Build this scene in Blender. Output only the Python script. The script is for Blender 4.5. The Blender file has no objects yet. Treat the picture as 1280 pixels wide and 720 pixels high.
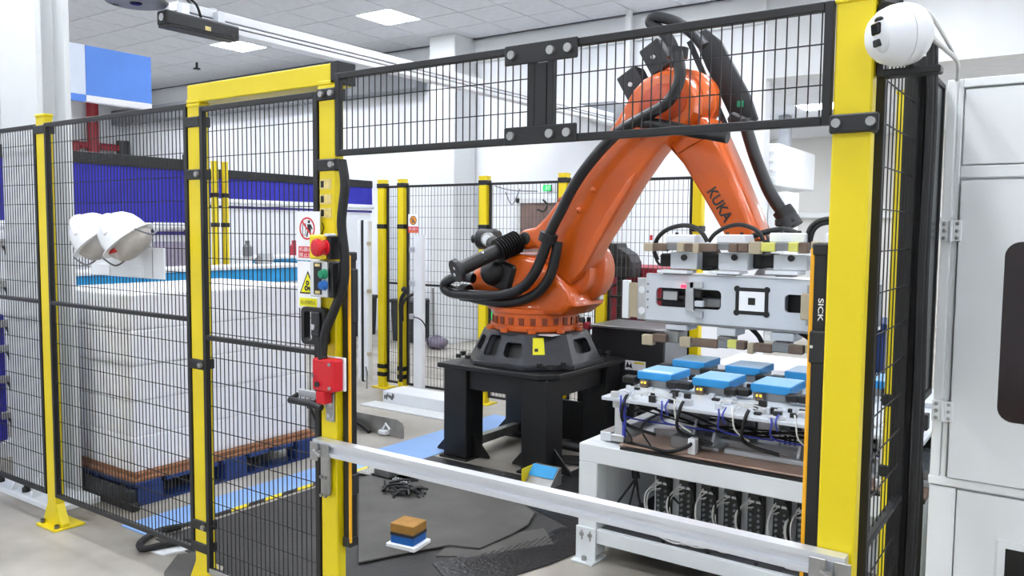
import bpy, bmesh, math, random
from mathutils import Matrix, Vector
random.seed(4)
D, C, S = bpy.data, bpy.context.scene.collection, bpy.context.scene
R = math.radians

# ---------------------------------------------------------------- camera
def cam_axes(yaw, pitch, roll):
    f = Vector((-math.sin(yaw)*math.cos(pitch), math.cos(yaw)*math.cos(pitch), -math.sin(pitch)))
    r = Vector((math.cos(yaw), math.sin(yaw), 0)); u = r.cross(f)
    c, s = math.cos(roll), math.sin(roll)
    return c*r+s*u, c*u-s*r, f
FPX = 1019.86
CR, CU, CF = cam_axes(R(34.933), R(4.094), R(0.532))
cd = D.cameras.new('camera'); cam = D.objects.new('camera', cd); C.objects.link(cam)
cd.sensor_width = 36; cd.lens = FPX/1280*36; cd.clip_end = 100; cd.clip_start = .05
cam.matrix_world = Matrix(((CR.x, CU.x, -CF.x, 0), (CR.y, CU.y, -CF.y, 0), (CR.z, CU.z, -CF.z, 1.6), (0, 0, 0, 1)))
S.camera = cam
# ---------------------------------------------------------------- world, exposure
w = D.worlds.new('world'); S.world = w; w.use_nodes = True
w.node_tree.nodes['Background'].inputs[0].default_value = (.8, .87, 1, 1)
w.node_tree.nodes['Background'].inputs[1].default_value = .5
vs = S.view_settings
S.display_settings.display_device = 'sRGB'
vs.view_transform = 'Standard'; vs.look = 'None'; vs.gamma = 1; vs.use_curve_mapping = False
vs.exposure = .92
LAMP = 30.0          # radiance of the ceiling light panels
S.cycles.use_denoising = True
S.cycles.max_bounces = 10; S.cycles.diffuse_bounces = 6; S.cycles.glossy_bounces = 4

# ---------------------------------------------------------------- materials
def lin(h):
    h = h.lstrip('#'); o = []
    for i in (0, 2, 4):
        v = int(h[i:i+2], 16)/255
        o.append(v/12.92 if v <= .04045 else ((v+.055)/1.055)**2.4)
    return o
def M(name, hx, rough=.5, metal=0., var=.06, scale=6., bump=0., bscale=60., spec=.5, alpha=1., emit=0., coat=0., hx2=None, detail=3):
    m = D.materials.new(name); m.use_nodes = True; nt = m.node_tree; n = nt.nodes; L = nt.links
    b = n['Principled BSDF']; c = lin(hx)
    b.inputs['Roughness'].default_value = rough; b.inputs['Metallic'].default_value = metal
    b.inputs['Specular IOR Level'].default_value = spec
    b.inputs['Coat Weight'].default_value = coat
    tc = n.new('ShaderNodeTexCoord')
    nz = n.new('ShaderNodeTexNoise'); nz.inputs['Scale'].default_value = scale; nz.inputs['Detail'].default_value = detail
    L.new(tc.outputs['Object'], nz.inputs['Vector'])
    rp = n.new('ShaderNodeValToRGB')
    c2 = lin(hx2) if hx2 else [max(0, x*(1-2*var)) for x in c]
    c1 = c if hx2 else [min(1, x*(1+var)) for x in c]
    rp.color_ramp.elements[0].color = (*c2, 1); rp.color_ramp.elements[1].color = (*c1, 1)
    rp.color_ramp.elements[0].position = .3; rp.color_ramp.elements[1].position = .7
    L.new(nz.outputs['Fac'], rp.inputs['Fac']); L.new(rp.outputs['Color'], b.inputs['Base Color'])
    if bump:
        nb = n.new('ShaderNodeTexNoise'); nb.inputs['Scale'].default_value = bscale
        L.new(tc.outputs['Object'], nb.inputs['Vector'])
        bp = n.new('ShaderNodeBump'); bp.inputs['Strength'].default_value = bump; bp.inputs['Distance'].default_value = .01
        L.new(nb.outputs['Fac'], bp.inputs['Height']); L.new(bp.outputs['Normal'], b.inputs['Normal'])
    if emit:
        b.inputs['Emission Color'].default_value = (*c, 1); b.inputs['Emission Strength'].default_value = emit
    if alpha < 1:
        b.inputs['Alpha'].default_value = alpha
    return m
m_yel = M('yellow_paint', '#e6cf06', .42, var=.03, scale=3)
m_blk = M('black_paint', '#161617', .45, var=.15)
m_wire = M('black_wire', '#141416', .5, var=.1)
m_dark = M('charcoal_plastic', '#232427', .5, var=.12)
m_rub = M('black_rubber', '#131314', .55, var=.2, bump=.15, bscale=80)
m_hose = M('ribbed_hose', '#1b1b1d', .34, var=.15)
m_tray = M('dark_tray', '#45474b', .5, var=.1)
m_org = M('orange_paint', '#cb580e', .32, var=.04, scale=4, coat=.35)
m_orgd = M('orange_recess_shade', '#b8420f', .4, var=.06, scale=5)  # darker copy of the orange, recess shading put into the colour
m_cast = M('black_casting', '#34353a', .34, metal=.35, var=.12, scale=12, bump=.08, bscale=150)
m_wht = M('white_paint', '#e9ecef', .45, var=.02, scale=3)
m_wall = M('white_wall', '#eceff3', .7, var=.015, scale=1.5)
m_cab = M('cabinet_white', '#eef1f1', .4, var=.015, scale=2)
m_matd = M('dark_rubber_mat', '#3a3938', .7, hx2='#2e2d2c', scale=2.5, bump=.2, bscale=40, detail=7)
m_gryw = M('grey_white_panel', '#d9dcdd', .45, var=.02, scale=2)
m_fwht = M('machine_white', '#dfe4e6', .42, var=.03, scale=5)
m_ceil = M('ceiling_tile_white', '#dcdfe4', .8, var=.03, scale=9, bump=.06, bscale=250)
m_grid = M('ceiling_grid_grey', '#6f7378', .6)
m_alu = M('aluminium', '#c9ccd0', .34, metal=.75, var=.05, scale=8)
m_alud = M('dark_aluminium', '#8e8f90', .42, metal=.7, var=.08, scale=8)
m_steel = M('galvanised_steel', '#a9a9a6', .38, metal=.7, var=.12, scale=10)
m_conc = M('concrete_floor', '#b9b4ab', .42, hx2='#857f74', scale=1.7, bump=.05, bscale=25, detail=10)
m_mat = M('grey_rubber_mat', '#5a5854', .7, hx2='#474542', scale=3.5, bump=.2, bscale=40, detail=7)
m_matb = M('black_rubber_mat', '#29292a', .35, hx2='#1e1e20', scale=9, bump=.5, bscale=45, detail=5)
m_bfilm = M('light_blue_film', '#86aee4', .35, var=.05, scale=3)
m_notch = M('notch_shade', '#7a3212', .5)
m_bpal = M('navy_plastic', '#1d3a78', .5, var=.1)
m_cloth = M('royal_blue_fabric', '#2f2fae', .75, hx2='#2a2a9b', scale=2.5, bump=.12, bscale=12)
m_purp = M('violet_strip', '#3d2f86', .6)
m_cyan = M('cyan_panel', '#219ad6', .45, var=.06)
m_foam = M('white_foam', '#f7f7f9', .7, var=.02, scale=7, bump=.08, bscale=60)
m_card = M('brown_cardboard', '#96694a', .8, var=.1, scale=9)
m_red = M('red_paint', '#cf1423', .35, var=.05)
m_redd = M('burgundy_paint', '#a02539', .5, var=.06)
m_green = M('green_plastic', '#13895f', .35)
m_bluep = M('blue_plastic', '#1f63b0', .35)
m_sign = M('sign_white', '#f3f4f5', .5, var=.005)
m_sred = M('sign_red', '#d3202c', .5, var=.02)
m_sblk = M('sign_black', '#121212', .5)
m_syel = M('sign_yellow', '#f1ea1a', .5, var=.02)
m_sorg = M('sign_orange', '#f09a1c', .5, var=.02)
m_sbeige = M('sticker_beige', '#e3cf86', .5, var=.1, scale=60)
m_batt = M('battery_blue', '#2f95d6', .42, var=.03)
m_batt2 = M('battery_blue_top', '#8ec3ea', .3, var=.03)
m_beige = M('pad_beige', '#b7a98f', .6, var=.06)
m_brown = M('pad_brown', '#6f5c4e', .55, var=.12, scale=20)
m_ylw2 = M('pad_yellow', '#d8d56a', .55, var=.05)
m_silvw = M('silver_white', '#cfd4da', .4, metal=.25, var=.03)
m_rust = M('brown_base_plate', '#a58a7a', .45, metal=.3, var=.08, scale=8)
m_cable = M('white_cable', '#dcdcd8', .5)
m_bcable = M('blue_cable', '#3f49b0', .5)
m_beigew = M('beige_wall', '#d0cfcb', .7, var=.02, scale=1.5)
m_gband = M('grey_band', '#7d8085', .6, var=.04)
m_bdoor = M('brown_door_wood', '#7a635a', .6, var=.08)
m_pipe = M('dark_red_pipe', '#8c1a25', .5)
m_signb = M('banner_blue', '#5b8fe6', .6, var=.04, scale=3)
m_signl = M('banner_pale', '#dfe8f6', .6, var=.03, scale=3)
m_shell = M('helmet_white', '#f0f2f4', .25, var=.01, coat=.3)
m_lin = M('helmet_lining', '#c4bfba', .7, var=.1, scale=20)
m_tint = M('dark_red_tinted_window', '#1c0407', .12, var=.1)
m_scr = M('smoked_sheet', '#1c1f21', .25, var=.2, scale=3, spec=.5)
m_lens = M('black_glass', '#0a0a0c', .08, var=.1)
m_lamp = M('lit_diffuser', '#f4f8ff', .5, emit=LAMP, var=0)
m_exit = M('lit_exit_green', '#0fd05a', .5, emit=1.0, var=.02)
m_led = M('lit_yellow_led', '#ffd823', .4, emit=2.0, var=0)
m_ledr = M('lit_red_led', '#ff2a4a', .4, emit=1.2, var=0)

# ---------------------------------------------------------------- mesh helpers
class MB:
    def __init__(s): s.V = []; s.F = []
    def add(s, V, F):
        k = len(s.V); s.V += [tuple(v) for v in V]; s.F += [tuple(i+k for i in f) for f in F]; return s
    def frombm(s, bm):
        bm.verts.index_update(); s.add([v.co[:] for v in bm.verts], [[v.index for v in f.verts] for f in bm.faces]); bm.free(); return s
    def box(s, lo, hi, bev=0., seg=1, mat=None):
        x0, y0, z0 = [min(a, b) for a, b in zip(lo, hi)]; x1, y1, z1 = [max(a, b) for a, b in zip(lo, hi)]
        V = [Vector(p) for p in ((x0,y0,z0),(x1,y0,z0),(x1,y1,z0),(x0,y1,z0),(x0,y0,z1),(x1,y0,z1),(x1,y1,z1),(x0,y1,z1))]
        F = [(0,3,2,1),(4,5,6,7),(0,1,5,4),(1,2,6,5),(2,3,7,6),(3,0,4,7)]
        if mat: V = [mat @ v for v in V]
        if not bev: return s.add(V, F)
        return s._bev(V, F, bev, seg)
    def _bev(s, V, F, bev, seg, angle=None):
        bm = bmesh.new(); vs_ = [bm.verts.new(v) for v in V]
        for f in F: bm.faces.new([vs_[i] for i in f])
        bm.normal_update()
        es = [e for e in bm.edges if len(e.link_faces) == 2 and (angle is None or e.calc_face_angle(0) > angle)]
        bmesh.ops.bevel(bm, geom=es, offset=bev, segments=seg, affect='EDGES', profile=.5, clamp_overlap=True)
        return s.frombm(bm)
    def cbox(s, c, size, bev=0., rot=None, seg=1):
        m = Matrix.Translation(Vector(c)) @ (rot.to_4x4() if rot else Matrix())
        h = [q/2 for q in size]
        return s.box([-q for q in h], h, bev, seg, m)
    def bar(s, a, b, wd, ht, bev=0., up=(0, 0, 1)):
        a, b = Vector(a), Vector(b); d = b-a; L = d.length; z = d.normalized(); x = z.cross(Vector(up))
        if x.length < 1e-4: x = z.cross(Vector((0, 1, 0)))
        x.normalize(); y = x.cross(z)
        m = Matrix.Translation((a+b)/2) @ Matrix((x, y, z)).transposed().to_4x4()
        return s.box((-wd/2, -ht/2, -L/2), (wd/2, ht/2, L/2), bev, 1, m)
    def tube(s, pts, r, seg=8, smooth=0, cap=True, closed=False):
        P = [Vector(p) for p in pts]
        if smooth and len(P) > 2:
            Q = []
            for i in range(len(P)-1):
                p0, p1, p2, p3 = P[max(i-1, 0)], P[i], P[i+1], P[min(i+2, len(P)-1)]
                for k in range(smooth):
                    t = k/smooth
                    Q.append(.5*((2*p1)+(p2-p0)*t+(2*p0-5*p1+4*p2-p3)*t*t+(3*p1-p0-3*p2+p3)*t**3))
            Q.append(P[-1]); P = Q
        n = len(P); V = []; F = []; T = None
        rr = r if isinstance(r, (list, tuple)) else [r]*n
        for i in range(n):
            t = (P[min(i+1, n-1)]-P[max(i-1, 0)]).normalized()
            if T is None:
                x = t.orthogonal().normalized()
            else:
                x = (x-t*x.dot(t)).normalized()
            T = t; y = t.cross(x)
            for k in range(seg):
                a = 2*math.pi*k/seg
                V.append(P[i]+(x*math.cos(a)+y*math.sin(a))*rr[min(i, len(rr)-1)])
        for i in range(n-1):
            for k in range(seg):
                k2 = (k+1) % seg
                F.append((i*seg+k, i*seg+k2, (i+1)*seg+k2, (i+1)*seg+k))
        if cap:
            F.append(tuple(range(seg-1, -1, -1))); F.append(tuple((n-1)*seg+k for k in range(seg)))
        return s.add(V, F)
    def cyl(s, a, b, r, r2=None, seg=20):
        return s.tube([a, b], [r, r if r2 is None else r2], seg)
    def lathe(s, base, axis, prof, seg=24):
        """prof: (radius, height) pairs along axis from base"""
        z = Vector(axis).normalized(); x = z.orthogonal().normalized(); y = z.cross(x); base = Vector(base)
        V = []; F = []; n = len(prof)
        for r, h in prof:
            for k in range(seg):
                a = 2*math.pi*k/seg
                V.append(base+z*h+(x*math.cos(a)+y*math.sin(a))*max(r, 1e-4))
        for i in range(n-1):
            for k in range(seg):
                k2 = (k+1) % seg
                F.append((i*seg+k, i*seg+k2, (i+1)*seg+k2, (i+1)*seg+k))
        F.append(tuple(range(seg-1, -1, -1))); F.append(tuple((n-1)*seg+k for k in range(seg)))
        return s.add(V, F)
    def prism(s, pts, ext, bev=0., seg=2):
        P = [Vector(p) for p in pts]; e = Vector(ext); n = len(P)
        nrm = Vector((0, 0, 0))
        for i in range(n): nrm += P[i].cross(P[(i+1) % n])
        if nrm.dot(e) > 0: P.reverse()
        V = P+[p+e for p in P]
        F = [tuple(range(n)), tuple(range(2*n-1, n-1, -1))]+[(i, n+i, n+(i+1) % n, (i+1) % n) for i in range(n)]
        if not bev: return s.add(V, F)
        bm = bmesh.new(); vs_ = [bm.verts.new(v) for v in V]
        for f in F: bm.faces.new([vs_[i] for i in f])
        bm.normal_update(); bm.verts.index_update()
        es = [e_ for e_ in bm.edges if (e_.verts[0].index < n) == (e_.verts[1].index < n)]
        bmesh.ops.bevel(bm, geom=es, offset=bev, segments=seg, affect='EDGES', profile=.5, clamp_overlap=True)
        return s.frombm(bm)
    def plate(s, outer, holes, ext):
        """flat plate with real holes, given as 3D loops in one plane, thickness along ext"""
        bm = bmesh.new(); loops = []; es = []
        for L in [outer]+holes:
            vs_ = [bm.verts.new(p) for p in L]; loops.append(vs_)
            es += [bm.edges.new((vs_[i], vs_[(i+1) % len(vs_)])) for i in range(len(vs_))]
        bmesh.ops.triangle_fill(bm, use_beauty=True, edges=es)
        front = list(bm.faces)
        e = Vector(ext); mp = {v: bm.verts.new(v.co+e) for v in list(bm.verts)}
        for f in front: bm.faces.new([mp[v] for v in reversed(f.verts)])
        for L in loops:
            for i in range(len(L)):
                a, b = L[i], L[(i+1) % len(L)]
                bm.faces.new((a, b, mp[b], mp[a]))
        bmesh.ops.recalc_face_normals(bm, faces=bm.faces)
        return s.frombm(bm)
    def sphere(s, c, r, u=20, v=12, sc=(1, 1, 1), rot=None):
        bm = bmesh.new(); bmesh.ops.create_uvsphere(bm, u_segments=u, v_segments=v, radius=r)
        m = Matrix.Translation(Vector(c)) @ (rot.to_4x4() if rot else Matrix()) @ Matrix.Diagonal((*sc, 1))
        bmesh.ops.transform(bm, matrix=m, verts=bm.verts); return s.frombm(bm)

def rrect(a0, b0, a1, b1, r, fn, n=4):
    """rounded rectangle loop; fn maps (a,b) to 3D"""
    o = []
    for ca, cb, st in ((a1-r, b1-r, 0), (a0+r, b1-r, 90), (a0+r, b0+r, 180), (a1-r, b0+r, 270)):
        for k in range(n+1):
            t = R(st+90*k/n); o.append(fn(ca+r*math.cos(t), cb+r*math.sin(t)))
    return o
def circ(ca, cb, r, fn, n=20): return [fn(ca+r*math.cos(2*math.pi*k/n), cb+r*math.sin(2*math.pi*k/n)) for k in range(n)]

ORI = {}
def tag(o, label=None, cat=None, group=None, kind=None):
    if label: o['label'] = label
    if cat: o['category'] = cat
    if group: o['group'] = group
    if kind: o['kind'] = kind
    return o
def thing(name, label, cat, loc=(0, 0, 0), group=None):
    o = D.objects.new(name, None); C.objects.link(o); o.location = loc; o.empty_display_size = .1
    ORI[o.name] = Vector(loc); return tag(o, label, cat, group)
def build(mb, name, mat, parent=None, smooth=False, label=None, cat=None, group=None, kind=None):
    if parent is not None: off = ORI[parent.name]
    else:
        xs, ys, zs = zip(*mb.V); off = Vector(((min(xs)+max(xs))/2, (min(ys)+max(ys))/2, min(zs)))
    me = D.meshes.new(name)
    me.from_pydata([(v[0]-off[0], v[1]-off[1], v[2]-off[2]) for v in mb.V], [], mb.F)
    me.materials.append(mat)
    if smooth:
        me.shade_smooth(); me.set_sharp_from_angle(angle=R(38))
    me.update()
    o = D.objects.new(name, me); C.objects.link(o)
    if parent is not None: o.parent = parent
    else: o.location = off
    ORI[o.name] = off
    return tag(o, label, cat, group, kind)
def dup(root, loc, label=None):
    r = root.copy(); C.objects.link(r); r.location = loc
    if label: r['label'] = label
    for ch in list(root.children):
        c_ = ch.copy(); C.objects.link(c_); c_.parent = r
        for g in ch.children:
            d = g.copy(); C.objects.link(d); d.parent = c_
    ORI[r.name] = Vector(loc); return r
def B(lo, hi, bev=0., seg=1): return MB().box(lo, hi, bev, seg)

def text_mb(body, origin, right, up, width=None, height=None, depth=.001, bold=0.):
    """lettering as thin geometry centred on origin"""
    cu = D.curves.new('lettering', 'FONT'); cu.body = body; cu.size = 1; cu.offset = bold; cu.align_x = 'LEFT'
    o = D.objects.new('lettering', cu); C.objects.link(o)
    dg = bpy.context.evaluated_depsgraph_get(); dg.update()
    me = D.meshes.new_from_object(o.evaluated_get(dg))
    V = [v.co.copy() for v in me.vertices]; F = [tuple(p.vertices) for p in me.polygons]
    D.objects.remove(o); D.curves.remove(cu); D.meshes.remove(me)
    if not V: return MB()
    x0, x1 = min(v.x for v in V), max(v.x for v in V); y0, y1 = min(v.y for v in V), max(v.y for v in V)
    sx = sy = None
    if width: sx = width/(x1-x0)
    if height: sy = height/(y1-y0)
    sx = sx or sy; sy = sy or sx
    r, u = Vector(right).normalized(), Vector(up).normalized(); n = r.cross(u)
    og = Vector(origin)
    return MB().add([og+r*((v.x-(x0+x1)/2)*sx)+u*((v.y-(y0+y1)/2)*sy)+n*depth for v in V], F)

# ================================================================ SETTING
XL, XR, YF, YB, H = -16.2, 4.5, -3.5, 9.28, 4.25
build(B((XL, YF, -.1), (XR, 17, 0)), 'floor', m_conc, kind='structure')
wl = build(B((XL-.2, YF, 0), (XL, YB, H+.2)), 'wall_left', m_wall, kind='structure')
for k in range(12):        # sandwich panels of the left wall, joints between them
    y0 = YF+.02+k*1.06
    build(B((XL, y0, 0), (XL+.03, y0+1.05, H-.005), .004), 'wall_panel', m_gryw, wl)
wb = build(B((XL-.2, YB, 0), (-3.02, YB+.2, H+.2)), 'wall_back', m_wall, kind='structure')
build(B((-3.02, YB, 3.32), (XR, YB+.2, H+.2)), 'trim_1', m_gryw, kind='structure')       # bulkhead over the opening
build(B((XL, YB-.06, H-.32), (-3.02, YB-.002, H-.02)), 'trim_2', m_gryw, kind='structure')
build(B((XL+.04, YB-.3, 3.62), (-8.0, YB-.07, 3.9), .01), 'trim_3', m_gband, kind='structure')
build(B((XR, YF, 0), (XR+.2, 17, H+.2)), 'wall_right', m_wall, kind='structure')
build(B((XL, YF-.2, 0), (XR, YF, H+.2)), 'wall_front', m_wall, kind='structure')
# far room seen through the opening
wf = build(B((-8, 15.4, 0), (XR, 15.6, 3.4)), 'wall_far', m_beigew, kind='structure')
build(B((-5.2, 15.3, 1.86), (XR, 15.4, 1.96), .01), 'trim_4', m_gryw, kind='structure')
build(B((-8, YB+.2, 3.32), (XR, 15.6, 3.4)), 'ceiling_far', m_ceil, kind='structure')
build(B((-8.2, YB+.2, 0), (-8, 15.6, 3.4)), 'wall_far_left', m_wall, kind='structure')
# ceiling: grid backing, tiles hung below it
ce = build(B((XL, YF, H+.015), (XR, YB, H+.2)), 'ceiling', m_grid, kind='structure')
LX = [-16.3+3*k for k in range(7)]; LY = [7.68, 4.68, 1.68, -1.32]
lights = [(-7.3+3*k, y) for k in range(-2, 4) for y in LY]
tme = D.meshes.new('ceiling_tile'); h_ = .2925
mbt = MB().box((-h_, -h_, 0), (h_, h_, .014)); tme.from_pydata(mbt.V, [], mbt.F); tme.materials.append(m_ceil)
def seen(p):
    q = Vector(p)-Vector((0, 0, 1.6)); z = q.dot(CF)
    if z < .3: return None
    return 640+FPX*q.dot(CR)/z, 360-FPX*q.dot(CU)/z, z
tiles = []
for i in range(-15, 21):
    for j in range(-19, 4):
        x, y = -7.3+.6*i, 7.68+.6*j
        if x < XL+.2 or x > XR-.2 or y < YF+.2 or y > YB-.2: continue
        if any(abs(x-a) < .1 and abs(y-b) < .1 for a, b in lights): continue
        s_ = seen((x, y, H)); ok = s_ and -40 < s_[0] < 1320 and -60 < s_[1] < 150
        tiles.append((0 if ok else 1, s_[2] if s_ else 99, x, y))
tiles.sort(); rest = MB(); nt_ = 0
for ok, z, x, y in tiles:
    if not ok and nt_ < 300:
        t = D.objects.new('ceiling_tile', tme); C.objects.link(t); t.parent = ce
        t.location = Vector((x, y, H))-ORI[ce.name]; nt_ += 1
    else: rest.box((x-h_, y-h_, H), (x+h_, y+h_, H+.014))
build(rest, 'ceiling_tiles', m_ceil, ce, kind='stuff')
def light_panel(x, y, z, lab):
    t = thing('ceiling_light', lab, 'light', (x, y, z), 'square light panels in the ceiling')
    f = MB()
    for a, b in (((-.297, -.297), (.297, -.28)), ((-.297, .28), (.297, .297)), ((-.297, -.28), (-.28, .28)), ((.28, -.28), (.297, .28))):
        f.box((x+a[0], y+a[1], z-.004), (x+b[0], y+b[1], z+.012))
    build(f, 'light_frame', m_wht, t)
    build(MB().box((x-.28, y-.28, z+.0), (x+.28, y+.28, z+.008)), 'diffuser', m_lamp, t); return t
for x, y in lights:
    if abs(x+7.3) < .1 and abs(y-7.68) < .1: lab = 'lit square ceiling light above the door header, the brightest in view'
    elif abs(x+10.3) < .1 and abs(y-7.68) < .1: lab = 'lit square ceiling light beyond the overhead rail, left of the door header'
    else: lab = 'added ceiling light panel out of view, brightening the far room'
    light_panel(x, y, H, lab)
light_panel(-3.0, 11.6, 3.308, 'lit square ceiling light in the room beyond the bulkhead')
light_panel(1.2, 12.6, 3.308, 'lit square ceiling light in the far room, hidden by the cabinet')
light_panel(-1.2, 13.5, 3.308, 'lit square ceiling light at the back of the far room')
for x, y in ((-5.4, 10.8), (-5.4, 13.6), (1.2, 10.4), (3.2, 13.6), (3.2, 10.8)): light_panel(x, y, 3.308, 'added ceiling light panel out of view, brightening the far room')  # unseen panels added to brighten the far room
for x, y, lab in ((-5.68, 7.05, 'small dark sprinkler head in the ceiling beside the bulkhead'), ((-11.896,8.065,4.2)[0], (-11.896,8.065,4.2)[1], 'small dark sprinkler head in the ceiling left of the yellow beam')):
    t = thing('sprinkler_head', lab, 'sprinkler', (x, y, H-.11), 'ceiling sprinklers')
    build(MB().cyl((x, y, H-.09), (x, y, H), .02), 'pipe_stub', m_dark, t)
    build(MB().cyl((x, y, H-.11), (x, y, H-.09), .06, .05), 'deflector', m_dark, t)
# columns
def column(name, x0, y0, x1, y1, z1, base=True):
    c = build(B((x0+.03, y0, .03), (x1-.03, y0+.03, z1)).box((x0+.03, y1-.03, .03), (x1-.03, y1, z1)).box(((x0+x1)/2-.1, y0+.03, .03), ((x0+x1)/2+.1, y1-.03, z1)), name, m_gryw, kind='structure')
    return c
c1 = column('column', -5.27, 2.25, -4.77, 2.435, H)
build(B((-5.42, 2.18, 0), (-4.6, 2.44, .035), .004), 'base_plate', m_wht, c1)
for gx in (-5.15, -4.9):
    build(MB().prism([(gx, 2.27, .035), (gx, 2.19, .035), (gx, 2.27, .22)], (.02, 0, 0)), 'gusset', m_wht, c1)
for gx in (-5.35, -5.03, -4.7):
    build(MB().cyl((gx, 2.225, .035), (gx, 2.225, .06), .022, seg=6).cyl((gx, 2.225, .06), (gx, 2.225, .1), .012, seg=8), 'anchor_bolt', m_dark, c1)
build(B((-7.57, 8.78, 0), (-7.12, 9.26, H), .01), 'column', m_gryw, kind='structure')
# door in the back wall
d1 = build(B((-6.3, 9.2, 0), (-5.55, 9.27, 1.96), .006), 'door_1', m_bdoor, kind='structure')
build(B((-6.36, 9.18, 0), (-6.3, 9.27, 2.02)).box((-5.55, 9.18, 0), (-5.49, 9.27, 2.02)).box((-6.36, 9.18, 1.96), (-5.49, 9.27, 2.02)), 'door_frame', m_gryw, d1)
build(MB().tube([(-5.63, 9.2, 1.0), (-5.63, 9.14, 1.0), (-5.73, 9.14, 1.0)], .012), 'door_handle', m_steel, d1)

# ================================================================ SAFETY FENCE
FY = 2.122
def post(name, x, y, top, lab, w_=.085, foot=True, bands=(), z0=.012, grp=None, mats=m_yel, d_=.046, gus=True):
    ya_, yb_ = y-.0425, y-.0425+d_
    t = thing(name, lab, 'post', (x, y, 0), grp)
    build(B((x-w_/2, ya_, z0), (x+w_/2, yb_, top-.012), .004), 'tube', mats, t)
    build(B((x-w_/2-.003, ya_-.003, top-.014), (x+w_/2+.003, yb_+.003, top), .003), 'end_cap', m_yel, t)
    if foot:
        build(B((x-.1, y-.08, 0), (x+.1, y+.08, .012), .002), 'foot_plate', mats, t)
        for sx in ((-1, 1) if gus else ()):
            build(MB().prism([(x+sx*w_/2, y-.04, .012), (x+sx*.095, y-.04, .012), (x+sx*.095, y-.04, .03), (x+sx*w_/2, y-.04, .13)], (0, .042, 0)), 'foot_gusset', mats, t)
            for sx in (-1, 1): build(MB().cyl((x+sx*.075, y-.055, .012), (x+sx*.075, y-.055, .03), .012, seg=6), 'anchor_bolt', m_steel, t)
    for zb in bands:
        build(B((x-w_/2-.006, ya_-.006, zb-.022), (x+w_/2+.006, yb_+.006, zb+.022), .004), 'clamp_band', m_blk, t)
    return t
pL = post('safety_post', -4.42, FY, 2.17, 'yellow fence post at the far left, standing on a flared foot', w_=.088, bands=(2.09,))
pD = post('safety_post', -3.1, FY, 2.118, 'yellow post carrying the hinges of the mesh door', bands=(2.04, 1.82, 1.01, .3, .2))
pR = post('safety_post', -2.285, FY, 2.118, 'yellow post beside the door latch with red switch box and stickers', bands=(2.085, 1.83))
pE = post('safety_post', -.468, FY, 2.16, 'wide yellow post in front of the white dome camera', w_=.088, bands=(1.86,))
def band_bolts(t, x, zs, y=FY-.05):
    for z in zs: build(MB().cyl((x, y-.012, z), (x, y+.0, z), .011, seg=10), 'bolt', m_steel, t)
band_bolts(pD, -3.065, (1.82, 1.01, .3)); band_bolts(pR, -2.3, (2.085,)); band_bolts(pR, -2.25, (2.085, 1.83))
build(B((-.515, FY-.062, 1.838), (-.405, FY-.044, 1.882), .004), 'clamp_strap', m_dark, pE)
band_bolts(pE, -.497, (1.86,), FY-.062); band_bolts(pE, -.42, (1.86,), FY-.062)
# stickers on the latch post
for k, z in enumerate((1.76, 1.705, 1.655)):
    build(B((-2.322, FY-.0445, z-.018), (-2.262, FY-.0425, z+.018)), 'sticker', m_sbeige, pR)
    build(B((-2.316, FY-.0455, z-.012), (-2.300, FY-.0445, z+.012)), 'sticker_symbol', m_sblk, pR)
build(MB().tube([(-2.31, FY-.044, 1.62), (-2.30, FY-.045, 1.60), (-2.312, FY-.045, 1.575)], .002, 5).tube([(-2.29, FY-.044, 1.58), (-2.285, FY-.045, 1.56), (-2.29, FY-.045, 1.54)], .002, 5), 'pen_mark', m_sblk, pR)
hb = thing('door_header', 'yellow square beam bridging the two door posts', 'beam', (-2.7, FY, 2.118))
build(B((-3.142, FY-.042, 2.12), (-2.262, FY+.042, 2.195), .004), 'beam_tube', m_yel, hb)
build(B((-2.262, FY-.045, 2.12), (-2.222, FY+.045, 2.2), .003), 'beam_cap', m_blk, hb)
for x in (-3.1, -2.285):
    build(B((x-.045, FY-.045, 2.119), (x+.045, FY+.045, 2.135), .003), 'saddle', m_yel, hb)

def mesh_panel(name, lab, x0, x1, z0, z1, y=FY, mid=None, grp='wire mesh fence panels', st=.022, pitch=.028, zp=.105, fr=m_blk, wire=m_wire, wr=.0015, cat='fence panel', axis='x', xo=0., loc=None):
    """framed wire panel in the plane y (axis x) or in the plane x=xo (axis y, then x0..x1 run along y)"""
    def p(a, d, z): return (a, y+d, z) if axis == 'x' else (xo+d, a, z)
    def bx(mb, a0, d0, c0, a1, d1, c1, bv=0): return mb.box(p(a0, d0, c0), p(a1, d1, c1), bv)
    xm = (x0+x1)/2
    t = thing(name, lab, cat, p(xm, 0, z0), grp)
    for a in (x0, x1-st): build(bx(MB(), a, -.011, z0, a+st, .011, z1, .002), 'stile', fr, t)
    build(bx(MB(), x0+st, -.011, z1-st, x1-st, .011, z1, .002), 'top_rail', fr, t)
    build(bx(MB(), x0+st, -.011, z0, x1-st, .011, z0+st, .002), 'bottom_rail', fr, t)
    if mid:
        for zz in (mid if isinstance(mid, (list, tuple)) else [mid]):
            build(bx(MB(), x0+st, -.011, zz-st*.45, x1-st, .011, zz+st*.45, .002), 'mid_rail', fr, t)
    mw = MB(); n = max(1, int(round((x1-x0)/pitch)))
    for i in range(1, n):
        a = x0+(x1-x0)*i/n
        bx(mw, a-wr, -wr-.004, z0+.004, a+wr, wr-.004, z1-.004)
    n = max(1, int(round((z1-z0)/zp)))
    for i in range(1, n):
        z = z0+(z1-z0)*i/n
        bx(mw, x0+.004, -wr+.0005, z-wr, x1-.004, wr+.0005, z+wr)
    build(mw, 'wire_mesh', wire, t, kind='stuff'); return t
PY = FY-.036
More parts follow.
